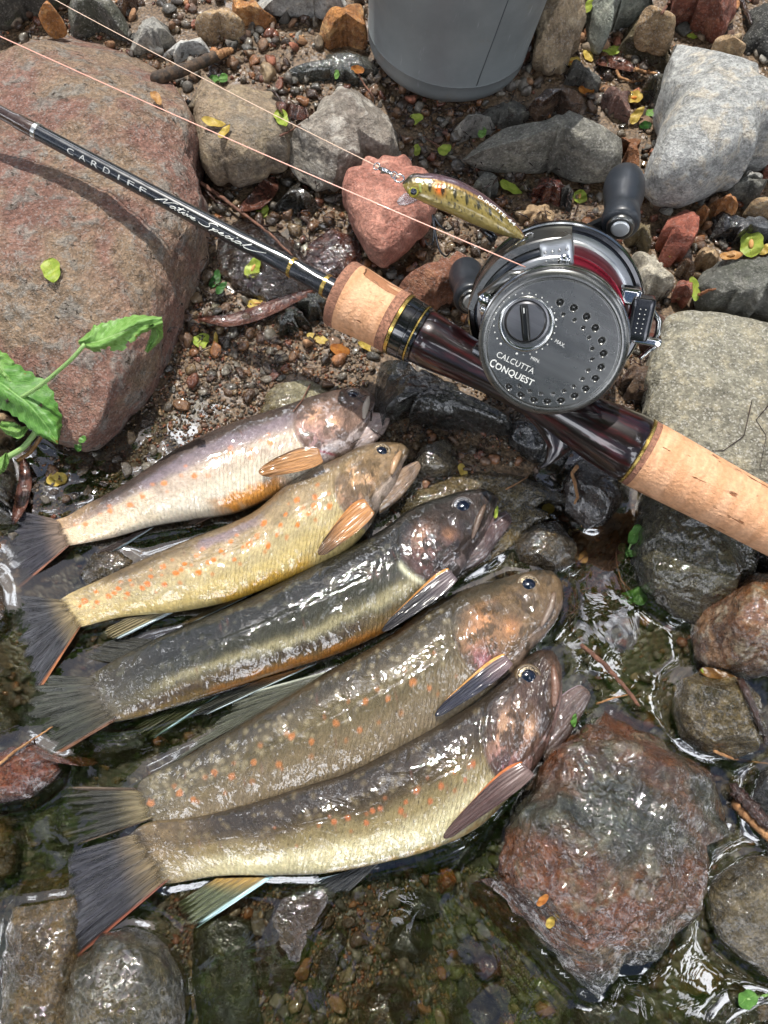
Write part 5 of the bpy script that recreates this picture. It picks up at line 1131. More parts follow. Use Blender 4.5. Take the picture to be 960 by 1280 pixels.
# level wind: worm housing with dotted thumb plate
def rbox(name, mat, px, py, h, half, rotz, bev=.0006, par=None, tilt=0):
    c = rl(px, py, h); M = np.array(Matrix.Translation([float(v) for v in c]) @ Matrix.Rotation(rotz, 4, 'Z') @ Matrix.Rotation(tilt, 4, 'X'))
    return rmb().box((0, 0, 0), half, bev, M).build(name, mat, par or reel), M
lp, Mlp = rbox('level_wind_plate', M_SILV2, 697, 317, -.0185, (.0052, .0050, .0060), .6, .0012)
k = 0
for i in range(4):
    for j in range(3):
        q = Mlp @ np.array([-.0034+.0022*i, -.0030+.0024*j, .0061, 1]); 
        M = np.eye(4); M[:3, 3] = q[:3]
        rmb().lathe([(.00062, -.0002), (.00055, .0003), (.0003, .0006), (0, .0007)], 14, M).build('grip_dot', M_CHR, lp)
g1, _ = rbox('line_guide', M_CHR, 660, 318, -.020, (.0014, .0040, .0030), .4, .0008)
rbox('line_guide', M_SILV2, 647, 332, -.022, (.0050, .0018, .0060), .5, .0012)
rmb().tube([rl(612, 345, -.022), rl(640, 318, -.022), rl(662, 300, -.024)], [.0022, .0026, .0018], 16).build('worm_housing', M_CHR, reel)
rmb().tube([rl(618, 300, -.03), rl(603, 284, -.032)], [.0016, .0014], 14).build('frame_post', M_DK, reel)
rmb().tube([rl(600, 372, -.012), rl(640, 345, -.012), rl(668, 340, -.012)], [.0016, .002, .0012], 14).build('frame_bar', M_PLATE, reel)
q = rl(607, 375, -.0095); rmb().lathe([(.0024, -.001), (.0023, .0004), (.0014, .0009), (0, .001)], 30, T_(q[0], q[1], q[2])).build('frame_screw', M_CHR, reel, sharp=35)
# thumb bar
tb, Mtb = rbox('thumb_bar', M_DK, 800, 397, -.016, (.0037, .0068, .0040), -.02+0.35, .0010)
for i in range(2):
    for j in range(6):
        q = Mtb @ np.array([-.0008+.0016*i, -.004+.0015*j, .00405, 1]); o = link('grip_dot', dot, tb, q[:3]); o.scale = (.8, .8, 1)
rbox('thumb_bar_frame', M_CHR, 787, 369, -.0175, (.0034, .0026, .0035), .3, .0009); rbox('thumb_bar_frame', M_CHR, 808, 423, -.018, (.0046, .0014, .0045), .3, .0008)
rmb().tube([rl(810, 380, -.022), rl(824, 402, -.022), rl(820, 432, -.020), rl(800, 448, -.016)], [.0010, .0011, .0010, .0007], 12).build('frame_bar', M_RIM, reel)
# handle with two paddles
hz = -.046
kA = rl(776, 277, hz); kB = rl(588, 372, hz-.010); hc = (kA+kB)/2
mb = rmb(); 
def bararm(mb, A, B, w0, w1, t):
    u = B-A; u /= np.linalg.norm(u[:2]); v = np.array([-u[1], u[0], 0]); n = 16; V = []
    for s in np.linspace(0, 1, n):
        c = A+(B-A)*s; wd = w0+(w1-w0)*s
        for (a, b) in ((-1, -1), (-.8, 1), (.8, 1), (1, -1)): V.append(c+v*wd*a+np.array([0, 0, t*b]))
    mb.add(V, [tuple(f) for f in grid_faces(n, 4, True)]+[(0, 1, 2, 3), tuple(range((n-1)*4, n*4))[::-1]])
bararm(mb, hc, kA, .0050, .0042, .0012); bararm(mb, hc, kB, .0050, .0042, .0012)
mb.build('handle_arm', M_DK, reel, sharp=35)
for (K, tp_, nm) in ((kA, .0, 'a'), (kB, 0, 'b')):
    z0 = K[2]; KR = .95 if nm == 'a' else .5
    kn = rmb()
    dk = (-AX*.72+CU*.66+CR*.10) if nm == 'a' else (-AX*.9+CU*.25-CR*.2); dl = MQ[:3, :3].T@dk; M = frame(K, [1, 0, 0], -dl)
    prof = [(0, .0030), (.0030, .0030), (.0034, .0026), (.0060, .0022), (.0066, .0005), (.0064, -.003), (.0058, -.006), (.0064, -.010), (.0072, -.015), (.0072, -.021), (.0060, -.0255), (.0034, -.0275), (0, -.028)]
    pr = np.array(prof); k0 = np.interp(np.linspace(0, len(pr)-1, 48), range(len(pr)), pr[:, 0]); k1 = np.interp(np.linspace(0, len(pr)-1, 48), range(len(pr)), pr[:, 1])
    kn.lathe(list(zip(csm1(k0, 3), csm1(k1, 3))), 48, M@np.diag([.92, 1.0, 1, 1]) if False else M)
    ko = kn.build('handle_knob', M_RUB, reel)
    rmb().lathe([(.0046, .0022), (.0046, .0034), (.0040, .0040), (.0030, .0038)], 40, M, closed=True).build('bolt_ring', M_PLATE, ko)
    rmb().lathe([(.0031, .0030), (.0031, .0040), (.0026, .0045), (0, .0046)], 40, M).build('bolt_cap', simple('cap_silver', srgb(206, 210, 212), .35, .6), ko, sharp=30)
rb('handle_hub', M_DK, [(.006, -.040), (.009, -.041), (.0095, -.047), (.006, -.050), (0, -.050)], M=T_(hc[0]*.9, hc[1]*.9))
for k_, (a, b) in enumerate([((700,560),(690,505))]): pass
# foot clamping the reel to the seat
rmb().box((.002, -.0175, -.022), (.024, .0026, .007), .002).build('reel_foot', M_DK, reel)

# ------------------------------------------------------------------ lure
root = empty('minnow_lure'); tag(root, 'small trout patterned fishing lure hanging beside the reel', 'lure')
LT = [(503,229),(510,221),(530,217),(560,221),(600,240),(632,266),(652,288),(657,297)]; LBo = [(504,233),(509,241),(527,252),(560,266),(600,284),(635,296),(650,299),(656,300)]
DL = .258
d, v, s = interp_pairs(LT, LBo, 160); P = []
for i in range(160):
    A = atd(d[i, 0], d[i, 1], DL); B = atd(v[i, 0], v[i, 1], DL); c = (A+B)/2; hv = (A-B)/2; e = math.sqrt(max(1-(1-min(s[i]/.05, 1))**2, .01))*math.sqrt(max(1-(1-min((1-s[i])/.04, 1))**2, .01))
    phi = np.linspace(0, 2*np.pi, 64, endpoint=False); zax = (CB*.92+CU*-.1); Tt = np.linalg.norm(hv)*.62*e
    P.append(c+hv*np.cos(phi)[:, None]+zax*Tt*np.sin(phi)[:, None])
P = np.array(P); T = np.repeat(np.cos(phi)[None], 160, 0); S = np.repeat(s[:, None], 64, 1)
def mx(a, b, f): return a+(b-a)*np.asarray(f)[..., None]
nz = fbm(P.reshape(-1, 3), 900, 3, 2).reshape(S.shape); c = np.broadcast_to(srgb(132, 116, 62), S.shape+(3,)).copy()
c = mx(c, srgb(84, 74, 38), sstep(.0, .35, T)); c = mx(c, srgb(196, 150, 70), np.exp(-((T-.42)/.06)**2)*.8); c = mx(c, srgb(84, 62, 66), sstep(.46, .56, T)); c = mx(c, srgb(52, 50, 36), sstep(.2, .02, S)*sstep(-.1, .5, T))
c = mx(c, srgb(210, 92, 30), np.exp(-((S-.27)/.035)**2-((T+.02)/.30)**2)*1.0)
for k in range(7): c = mx(c, srgb(34, 34, 24), sstep(1.15, .85, np.hypot((S-(.2+.095*k))/(.014), (T+.0)/(.34-.02*k)))*.92)
r5 = np.random.default_rng(9)
for k in range(120):
    s0, t0 = r5.uniform(.12, .98), r5.uniform(-.75, .45); c = mx(c, srgb(40, 38, 24), sstep(.0062, .0035, np.hypot(S-s0, (T-t0)*.075))*.85)
c = mx(c, srgb(150, 168, 96), np.exp(-((S-.125+.02*T)/.008)**2)*(np.abs(T) < .5)*.7); c = c*(1+.18*nz)[..., None]
t = NT('lure_paint'); a = t.n('ShaderNodeAttribute', {'attribute_name': 'col'}); t.bsdf(a.outputs[0], .25, .2, t.bump(t.voro(900), .0001), coat=1, coatr=.03)
link('lure_body', mkmesh('lure_body', P.reshape(-1, 3), grid_faces(160, 64, True), t.m, col=np.clip(c, .004, .9).reshape(-1, 3)), root)
def ap(px, py, dd=0): return atd(px, py, DL+dd)
M = frame(ap(517, 240, -.0042), CR, CB*.95-CU*.15)
eo = MB().lathe([(.0017, -.0006), (.0017, .0001), (.0011, .0006)], 24, M, closed=True).build('lure_eye', simple('lure_eye_gold', srgb(176, 170, 60), .2, .5, 1), root)
MB().lathe([(.0011, .0004), (.0009, .0008), (0, .001)], 20, M).build('pupil', M_PUPIL, eo)
t = NT('clear_lip'); M_LIP = t.bsdf((.86, .9, .95), .05, trans=.75, ior=1.45)
A_, B_, C_, D_ = ap(512, 243, .001), ap(524, 246, .002), ap(520, 254, .006), ap(497, 256, .005); E_ = ap(500, 244, .003)
mb = MB(); 
lipc = [(512,240),(505,242),(499,247),(496,252),(499,256),(508,256),(518,252),(525,248)]
Lp = np.array([ap(x, y, .001+.004*((525-x)/28)) for x, y in lipc]); k = len(Lp); nn = CB*.0006
mb.add(np.r_[Lp, Lp-nn], [tuple(range(k)), tuple(range(k, 2*k))[::-1]]+[(i, k+i, k+(i+1) % k, (i+1) % k) for i in range(k)]); mb.build('lip', M_LIP, root, smooth=False)
def ring(mb, c, R, r, nrm, n=28):
    M = frame(c, CR, nrm); a = np.linspace(0, 2*np.pi, n+1); mb.tube([M[:3, 3]+R*(math.cos(q)*M[:3, 0]+math.sin(q)*M[:3, 1]) for q in a], r, 8, cap=False)
mb = MB(); ring(mb, ap(499, 223), .0016, .0003, CB+.4*CU); mb.build('split_ring', M_CHR, root)
mb = MB(); ring(mb, ap(663, 297), .0016, .0003, CB+.2*CU); ring(mb, ap(668, 300, .001), .0015, .0003, CR); mb.build('split_ring', M_CHR, root)
for (hx, hy, nm, hooks) in ((541, 268, 0, [[(541,268),(543,290),(541,305),(535,308),(531,300)],[(541,268),(544,292),(549,314),(558,322),(564,314)],[(541,268),(549,282),(560,290),(567,284),(566,277)]]), (662, 300, 1, [[(662,300),(655,316),(652,330),(645,334),(640,328)]])):
    mb = MB(); ring(mb, ap(hx, hy-2, .002), .0012, .00025, CR); mb.build('hook_ring', M_DK, root); mb = MB()
    for hk in hooks:
        u = np.linspace(0, len(hk)-1, 18); Q = np.array([ap(np.interp(q, range(len(hk)), [h_[0] for h_ in hk]), np.interp(q, range(len(hk)), [h_[1] for h_ in hk]), .002+.010*q/len(hk)) for q in u])
        for _ in range(2): Q[1:-1] = (Q[:-2]+2*Q[1:-1]+Q[2:])/4
        mb.tube(Q, np.linspace(.00055, .0002, 18), 7)
    mb.build('treble_hook', M_DK, root)
# print along the back of the lure
V, Fl = textmesh('D-INCITE 44', 1.0, 0, 1.0, 0, .01); V[:, 0] = (V[:, 0]-V[:, 0].min())/(V[:, 0].max()-V[:, 0].min()); hh = V[:, 1].max()
bl = BVHTree.FromPolygons([tuple(p) for p in P.reshape(-1, 3)], [tuple(map(int, f)) for f in grid_faces(160, 64, True)])
W = []
for x, y, _ in V:
    bx = np.interp(x, [0, .5, 1], [597, 618, 643]); by = np.interp(x, [0, .5, 1], [247, 261, 283]); px = bx+y/hh*3.6*.6; py = by-y/hh*3.6*.8
    h_ = bl.ray_cast(Vector(CAMP), Vector(ray(px, py)).normalized()); W.append((np.array(h_[0])+CB*.00012) if h_[0] else ap(px, py, -.003))
link('lettering', mkmesh('lettering', np.array(W), Fl, M_WHITE, False), root)

# ------------------------------------------------------------------ fishing lines
def lmat(name, c): t = NT(name); return t.bsdf(c, .3, 0, None, coat=.6)
ML1 = lmat('pink_line', srgb(236, 176, 156)); ML2 = lmat('pale_line', srgb(230, 200, 176))
def sag(A, B, n=50, s=.0012): 
    u = np.linspace(0, 1, n)[:, None]; P_ = A+(B-A)*u; P_[:, 2] -= (s*4*u*(1-u))[:, 0]; return P_
o = MB().tube(sag(atd(657, 334, .249), atd(-60, 18, .278)), .00019, 8).build('fishing_line', ML1); tag(o, 'long pink fishing line running from the reel to the upper left', 'fishing line')
mb = MB(); mb.tube(sag(atd(499, 222, .258), atd(470, 207, .262), 12, 0), .00030, 8); mb.tube(sag(atd(470, 207, .262), atd(40, -16, .31)), .00014, 8)
o = mb.build('fishing_line', ML2); tag(o, 'pale upper fishing line tied to the lure snap', 'fishing line')
mb = MB(); ring(mb, atd(493, 219, .2583), .0011, .00026, CB+CR*.4); mb.tube([atd(489, 217, .2586), atd(480, 213, .26), atd(474, 210, .261)], [.0006, .0009, .0005], 8); ring(mb, atd(471, 208, .2615), .0011, .00024, CB-CR*.5); mb.tube([atd(476,216,.262), atd(481,216,.261), atd(487,213,.261)], .0003, 6)
o = mb.build('swivel_snap', M_CHR); tag(o, 'tiny chrome swivel snap in front of the lure nose', 'swivel')

# ------------------------------------------------------------------ bucket
t = NT('grey_plastic'); o_ = t.obj(); n1 = t.noise(25, 5, .6); sx = t.n('ShaderNodeMapping', i0=o_, Scale=(1, 1, .15)).outputs[0]
scr = t.ramp(t.noise(240, 4, .7, vec=sx), .62, .72); c = t.mix(t.ramp(n1, .35, .65), srgb(110, 115, 116), srgb(124, 129, 129)); c = t.mix(t.math('MULTIPLY', scr, .6), c, srgb(160, 164, 164))
c = t.mix(t.math('MULTIPLY', t.ramp(t.noise(90, 6, .75), .60, .68), .35), c, srgb(120, 112, 96))
M_BUCK = t.bsdf(c, t.ramp(t.noise(80, 5), .35, .65, .32, .5), 0, t.bump(t.noise(60, 5), .0006), spec=.5)
gz = .008; cbx = at(556, 66, gz); upv = np.array([.10, .04, 1.0]); upv /= np.linalg.norm(upv)
MBk = frame(cbx, [1, 0, 0], upv)
bk = empty('bucket', mat4(MBk)); tag(bk, 'grey plastic bucket standing on the stones at the top', 'bucket')
Rb = .0378
fil = [(Rb-.0085+.0085*math.sin(a), .0085-.0085*math.cos(a)) for a in np.linspace(0, math.pi/2, 14)]
prof = [(0, .001)]+fil+[(Rb+.0002, .0118), (Rb+.0004, .0122), (Rb+.0001, .0126), (Rb+.0020, .035), (Rb+.0045, .07), (Rb+.008, .11), (Rb+.0065, .11), (Rb-.002, .02), (0, .014)]
MB().lathe(prof, 160).build('bucket_wall', M_BUCK, bk, sharp=50)
import itertools
def onb(a, z): 
    r = np.interp(z, [p[1] for p in prof[14:21]], [p[0] for p in prof[14:21]]); return np.array([r*math.cos(a), r*math.sin(a), z])
aS = math.atan2(*( (lambda q: (q@MBk[:3, 1], q@MBk[:3, 0]))(at(592, 146, gz)-cbx)))
MB().tube([onb(aS+.10*max(z-.013, 0)/.05, z)+np.array([0, 0, 0]) for z in np.linspace(.0128, .10, 30)], .00022, 6).build('mould_seam', simple('seam_plastic', srgb(70, 76, 80), .4), bk)
MB().lathe([(Rb+.0074, .098), (Rb+.0110, .099), (Rb+.0110, .109), (Rb+.0078, .111)], 120, closed=True).build('bucket_rim', M_BUCK, bk)
# ------------------------------------------------------------------ resting things on what is already built
SV = np.concatenate(SOLID_V)
SFq = []
for f in SOLID_F:
    SFq += f.tolist()
BV = BVHTree.FromPolygons(SV.tolist(), SFq)
def hitp(px, py):
    h = BV.ray_cast(Vector(CAMP), Vector(ray(px, py)).normalized())
    if h[0] is None: return at(px, py, 0), np.array([0, 0, 1.])
    n = np.array(h[1]); n = n if n[2] > 0 else -n
    return np.array(h[0]), n
def down(x, y):
    h = BV.ray_cast(Vector((x, y, .3)), Vector((0, 0, -1))); return h[0][2] if h[0] is not None else 0.

def leafmat(name, c1, c2, vein=None, rough=.45, trans=.3):
    t = NT(name); a = t.n('ShaderNodeAttribute', {'attribute_name': 'skinuv'}).outputs[1]; se = t.n('ShaderNodeSeparateXYZ', i0=a)
    n = t.noise(350, 5, .65); c = t.mix(t.ramp(n, .38, .62), c1, c2)
    v1 = t.math('ABSOLUTE', se.outputs[1]); sv = t.math('SINE', t.math('MULTIPLY', t.math('SUBTRACT', se.outputs[0], t.math('MULTIPLY', v1, .55)), 42.))
    vm = t.math('MAXIMUM', t.ramp(v1, .05, .02), t.math('MULTIPLY', t.ramp(sv, .90, .99), .6))
    c = t.mix(t.math('MULTIPLY', vm, .55), c, vein if vein is not None else np.array(c1)*1.4)
    c = t.mix(t.ramp(t.noise(160, 4, .7), .64, .72), c, srgb(150, 96, 40))
    p = t.bsdf(c, rough, 0, t.bump(t.math('SUBTRACT', t.noise(500, 4), t.math('MULTIPLY', vm, .6)), .0004)); 
    tr = t.n('ShaderNodeBsdfTranslucent', Color=c); m = t.n('ShaderNodeMixShader', i0=trans, i1=t.p.outputs[0], i2=tr.outputs[0]); t.t.links.new(m.outputs[0], t.out.inputs[0]); return t.m
LM = {'yg': leafmat('yellow_green_leaf', srgb(178,190,84), srgb(150,172,62)), 'y': leafmat('yellow_leaf', srgb(214,190,96), srgb(190,160,70)), 'tan': leafmat('dry_leaf', srgb(204,158,98), srgb(170,120,66)),
      'br': leafmat('brown_leaf', srgb(128,92,48), srgb(92,64,34), rough=.25), 'g': leafmat('green_leaf', srgb(102,152,68), srgb(78,128,50), srgb(150,196,110)), 'lg': leafmat('pale_green_leaf', srgb(136,178,96), srgb(112,158,70), srgb(176,206,140)),
      'dg': leafmat('deep_green_leaf', srgb(60,112,44), srgb(44,88,30)), 'or': leafmat('orange_leaf', srgb(206,140,64), srgb(176,104,40))}
def leafshape(Lh, Wh, kind, seed, nu=26, nv=13):
    rs = np.random.default_rng(seed); u = np.linspace(-1, 1, nu)[:, None]; v = np.linspace(-1, 1, nv)[None, :]
    if kind == 'oval': wd = np.sqrt(np.clip(1-u**2, .0, 1))
    elif kind == 'lance': wd = np.clip((1-u)/2, 0, 1)**.75*np.clip((1+u)/2, 0, 1)**.5*1.9
    elif kind == 'seed': wd = np.sqrt(np.clip(1-u**2, 0, 1))*(1-.25*u)
    else: wd = np.clip(1-np.abs(u)**1.6, 0, 1)
    wd = np.clip(wd*(1+.06*np.sin(u*7+seed)), 0.0, 1.3)
    X = Lh*u+0*v; Y = Wh*wd*v+Lh*.12*(1-u**2)*rs.uniform(-1, 1); 
    Z = rs.uniform(.05, .25)*Wh*(v**2)*wd+rs.uniform(-.05, .22)*Lh*u**2+Wh*.10*np.sin(u*6+v*2+seed)
    P = np.stack([X, Y, Z], -1).reshape(-1, 3); Pn = P.copy(); Pn[:, 2] -= .00012
    uv = np.stack([u+0*v, v+0*u, 0*(u+v)], -1).reshape(-1, 3); f = grid_faces(nu, nv)
    return np.r_[P, Pn], np.r_[f, f[:, ::-1]+len(P)], np.r_[uv, uv]
def leaf(label, px, py, lpx, wpx, ang, mat, kind='oval', seed=0, lift=.0006, name='leaf', cat='leaf', group=None, stem=False, bump=None):
    q, nn = hitp(px, py); nn = nn*.55+np.array([0, -.12, .6]); nn /= np.linalg.norm(nn)
    D = (CAMP-q)@CB; a = math.radians(ang); d = math.cos(a)*CR+math.sin(a)*CU
    M = frame(q+nn*(lift+.0004), d, nn); sc = D/F/2
    V, Fc, uv = leafshape(lpx*sc, wpx*sc, kind, seed+int(px)); 
    o = link(name, mkmesh(name, V, Fc, LM[mat], uv=uv)); o.matrix_world = mat4(M); tag(o, label, cat, group)
    if bump: # seed body in the middle of a winged fruit
        MB().ball((0, 0, .0003), (lpx*sc*.36, wpx*sc*.22, .0006), 12, 8).build('seed', LM[bump], o)
    if stem:
        MB().tube([(-lpx*sc, 0, 0), (-lpx*sc*1.3, .0003, .0004), (-lpx*sc*1.6, .0012, .0002)], [.0003, .00025, .0002], 6).build('stem', LM['tan'], o)
    return o
YS = 'yellow green winged seeds scattered on the stones'
leaf('pale tan curled leaf on the red boulder under the pink line', 197, 131, 24, 13, -60, 'tan', 'lance', 1, lift=.003)
leaf('yellow green winged seed on the red boulder near the big green leaves', 66, 341, 34, 22, -75, 'yg', 'seed', 2, group=YS)
leaf('dried yellow leaf crumpled on the brown smooth boulder', 270, 156, 34, 13, -20, 'y', 'lance', 3, lift=.0015); leaf('lower curled half of the dried leaf on the brown boulder', 283, 168, 22, 12, 50, 'y', 'lance', 5, lift=.0015)
leaf('yellow green winged seed on the right side of the brown smooth boulder', 352, 150, 24, 17, -70, 'yg', 'seed', 4, group=YS)
leaf('yellow green winged seed on wet mud just below the rod lettering', 318, 336, 28, 19, 60, 'yg', 'seed', 5, group=YS, bump='tan')
leaf('winged seed above the rod blank in the seep', 329, 265, 20, 15, -80, 'yg', 'seed', 6, group=YS, stem=True)
leaf('pale winged seed lying on the long brown leaf', 322, 381, 26, 13, 5, 'y', 'seed', 7, group=YS, bump='tan'); leaf('pale green winged seed in the wet gravel', 253, 427, 22, 19, 45, 'yg', 'seed', 8, group=YS)
leaf('slim yellow leaf standing beside the pale green seed', 270, 426, 22, 8, 85, 'y', 'lance', 9); leaf('pale yellow oval leaf left of the foregrip base', 398, 425, 32, 11, -25, 'y', 'oval', 10)
leaf('orange curled leaf under the foregrip', 425, 437, 26, 14, -20, 'or', 'oval', 11, lift=.002); leaf('small cream leaf against the foregrip end', 456, 434, 22, 9, -25, 'y', 'oval', 12)
leaf('small green winged seed beside the pink stone', 521, 188, 14, 11, 80, 'yg', 'seed', 13, group=YS); leaf('larger green winged seed in shade below the bucket', 556, 189, 20, 14, 45, 'yg', 'seed', 14, group=YS)
leaf('pale green winged seed below the long grey rock', 637, 237, 32, 16, -15, 'yg', 'seed', 15, group=YS); leaf('round winged seed with a brown centre above the reel', 724, 247, 19, 17, 80, 'yg', 'seed', 16, group=YS, bump='tan')
leaf('cream tan leaf at the foot of the tall tan rock', 714, 80, 22, 14, 10, 'y', 'oval', 17, bump='or'); leaf('bright yellow leaf right of the tall tan rock', 735, 71, 20, 11, -70, 'y', 'oval', 18)
leaf('yellow green leaf lying flat on dark debris', 763, 65, 24, 14, 15, 'yg', 'oval', 19); leaf('yellow leaf at the top edge beside the pale green slab', 738, 9, 18, 12, 50, 'yg', 'oval', 20)
leaf('tiny yellow green leaf above the large pale rock', 865, 47, 15, 7, -5, 'yg', 'oval', 21); leaf('orange spotted leaf on the grey green stone', 732, 116, 20, 13, -20, 'or', 'oval', 22)
leaf('cream leaf left of the blue grey stone', 792, 124, 22, 16, 0, 'y', 'oval', 23, bump='or'); leaf('bright yellow curled leaf right of the maroon stone', 797, 146, 24, 14, 50, 'y', 'lance', 24, lift=.003)
leaf('small green leaf beside the curled yellow leaf', 811, 143, 14, 10, 30, 'lg', 'oval', 25); leaf('dark green leaf in the gap under the curled yellow leaf', 806, 157, 15, 9, 0, 'dg', 'oval', 26)
leaf('round pale green winged fruit at the right edge', 939, 306, 33, 27, 90, 'yg', 'oval', 27, bump='tan', lift=.001); leaf('brown and yellow leaf left of the round green fruit', 913, 323, 28, 15, 0, 'tan', 'oval', 28, bump='br')
leaf('green and brown split seed below the brick red stone', 843, 327, 32, 11, 45, 'yg', 'lance', 29, lift=.002); leaf('slender yellow green leaf above the large flat rock', 868, 362, 32, 11, -78, 'yg', 'oval', 30)
leaf('olive yellow leaf at the water edge below the rusty rock', 897, 845, 46, 18, -20, 'br', 'lance', 31, lift=.001); leaf('pale edged curl of leaf lying under the olive leaf', 889, 843, 30, 10, -20, 'yg', 'lance', 33, lift=.0004)
leaf('thin brown leaf stuck on top of the jagged red rock', 815, 899, 42, 16, -30, 'br', 'lance', 32); leaf('bright orange leaf chip on the jagged red rock', 678, 1122, 20, 9, 50, 'or', 'oval', 34, lift=.001)
leaf('dull yellow chip below the bright orange chip', 689, 1150, 18, 10, 60, 'y', 'oval', 35); leaf('pale cream chip in wet gravel at the left', 73, 600, 26, 18, 5, 'y', 'oval', 36)
leaf('ragged yellow leaf on the wet olive slab', 579, 590, 22, 12, -65, 'y', 'lance', 37); leaf('soggy yellow scrap by the third fish mouth', 684, 637, 17, 13, 10, 'y', 'oval', 38)
leaf('tan bud beside the fern fibres', 727, 698, 18, 14, 75, 'tan', 'lance', 39, lift=.002); leaf('dark green leaf wedged at the foot of the red boulder', 269, 351, 26, 12, 70, 'dg', 'oval', 40); leaf('second green leaf wedged beside the red boulder foot', 277, 362, 22, 11, 55, 'dg', 'lance', 41)
leaf('small bright green scrap on the lowest fish jaw', 716, 899, 17, 10, 80, 'g', 'lance', 42, lift=.0006); leaf('yellow scrap held in the mouth of the dark fish', 617, 640, 17, 7, 75, 'yg', 'lance', 43, lift=.001)
leaf('small green leaf tip left of the bucket', 422, 94, 11, 7, 80, 'lg', 'oval', 44); leaf('orange leaf at the foot of the bucket', 447, 88, 17, 9, -10, 'or', 'oval', 45, lift=.002); leaf('small green leaf in shadow under the bucket', 602, 166, 13, 10, 60, 'lg', 'oval', 46)
leaf('tan leaf beside the small tan chip at far right', 957, 312, 18, 12, 20, 'y', 'oval', 47); leaf('small green leaf under the bucket at the left', 520, 150, 20, 12, 20, 'yg', 'seed', 48)

# sprouts
def sprout(label, leaves, root_px, seed=0, stemmat='g'):
    q0, _ = hitp(*root_px); root = empty('sprout', Matrix.Translation([float(v) for v in q0])); tag(root, label, 'seedling')
    for i, (px, py, l, w_, ang, m, up) in enumerate(leaves):
        q, nn = hitp(px, py); D = (CAMP-q)@CB; a = math.radians(ang); d = math.cos(a)*CR+math.sin(a)*CU; q = q+(CAMP-q)/np.linalg.norm(CAMP-q)*up
        nz_ = np.array([0.1*math.cos(seed+i), -.25, 1.]); M = frame(q, d, nz_); sc = D/F/2
        V, Fc, uv = leafshape(l*sc, w_*sc, 'oval', seed+i)
        V = V@M[:3, :3].T+M[:3, 3]-q0
        link('leaf', mkmesh('leaf', V, Fc, LM[m], uv=uv), root)
        b = (M[:3, 3]-q0); MB().tube([(0, 0, 0), b*.5+np.array([0, 0, .001]), b], [.0004, .00035, .0003], 7).build('stem', LM['lg'], root)
sprout('two leaved green seedling beside the charred stick', [(267,99,13,10,20,'g',.003),(279,98,13,11,70,'g',.003)], (272,104), 1)
sprout('tiny green sprout at the foot of the red boulder', [(98,558,14,9,-70,'g',.002),(103,549,11,8,40,'g',.002)], (101,556), 2)
sprout('bright four leaved sprout beside the dark wet rock', [(793,668,27,15,62,'g',.005),(778,685,12,11,0,'g',.005),(787,692,12,9,-10,'g',.004),(776,697,12,10,20,'g',.004)], (780,700), 3)
sprout('heart shaped green leaf floating at the pool edge', [(786,747,24,19,200,'g',.004),(799,745,24,19,100,'g',.0042)], (790,738), 4)
sprout('dark green round leaf at the bottom right corner', [(934,1249,26,22,30,'g',.004),(958,1244,14,3,5,'lg',.004)], (950,1245), 5)
# broad leaved plant at the left
q0, _ = hitp(8, 545); q0 = q0*1.0; plant = empty('leafy_plant', Matrix.Translation([float(v) for v in q0])); tag(plant, 'broad leaved green plant leaning over the red boulder at the left', 'plant')
def bigleaf(cl, wd, D0, D1, seed, holes=(), curl=.002, mat='g'):
    """cl: centre line in the picture from stalk to tip, wd: half widths px"""
    cl = np.array(cl, float); k = np.linspace(0, 1, len(cl)); nu, nv = 90, 41; u = np.linspace(0, 1, nu)
    cx = np.interp(u, k, cl[:, 0]); cy = np.interp(u, k, cl[:, 1])
    for _ in range(6): cx[1:-1] = (cx[:-2]+cx[2:])/2; cy[1:-1] = (cy[:-2]+cy[2:])/2
    tx = np.gradient(cx); ty = np.gradient(cy); l = np.hypot(tx, ty); nx, ny = -ty/l, tx/l
    w1 = np.interp(u, np.linspace(0, 1, len(wd)), [w_[0] for w_ in wd]); w2 = np.interp(u, np.linspace(0, 1, len(wd)), [w_[1] for w_ in wd]); w1 = csm1(w1, 4); w2 = csm1(w2, 4)
    rs = np.random.default_rng(seed); jag = 1+.05*np.sin(u*70)+.04*rs.normal(size=nu)*0
    v = np.linspace(-1, 1, nv)[None, :]; ww = np.where(v > 0, w2[:, None], w1[:, None])*jag[:, None]
    PX = cx[:, None]+nx[:, None]*ww*v; PY = cy[:, None]+ny[:, None]*ww*v
    D = (D0+(D1-D0)*u)[:, None]+curl*(v**2)+.0009*np.sin(v*5+u[:, None]*9)+.0004*np.exp(-(v/.08)**2)+.00012*np.sin((u[:, None]-abs(v)*.12)*60)
    P = np.stack([PX, PY], -1).reshape(-1, 2); P3 = CAMP+ray(P[:, 0], P[:, 1])*D.reshape(-1)[:, None]-q0
    f = grid_faces(nu, nv); fc = (P[f].mean(1)); keep = np.ones(len(f), bool)
    for hx, hy, r in holes: keep &= np.hypot(fc[:, 0]-hx, fc[:, 1]-hy) > r*(1+.25*np.sin(np.arctan2(fc[:, 1]-hy, fc[:, 0]-hx)*5+hx))
    f = f[keep]; uv = np.stack([(u[:, None]+0*v)*2-1, v+0*u[:, None], 0*(u[:, None]+v)], -1).reshape(-1, 3)
    Pb = P3-CB*.00015; link('leaf', mkmesh('leaf', np.r_[P3, Pb], np.r_[f, f[:, ::-1]+len(P3)], LM[mat], uv=np.r_[uv, uv]), plant)
bigleaf([(-30,470),(0,478),(35,505),(60,535),(72,555)], [(10,10),(30,26),(36,22),(22,16),(1,1)], .288, .284, 1, [(51,507,2.5),(9,502,3)], .004)
bigleaf([(-25,440),(0,458),(12,480),(18,500)], [(12,10),(18,14),(14,10),(1,1)], .286, .290, 2, (), .003, 'lg')
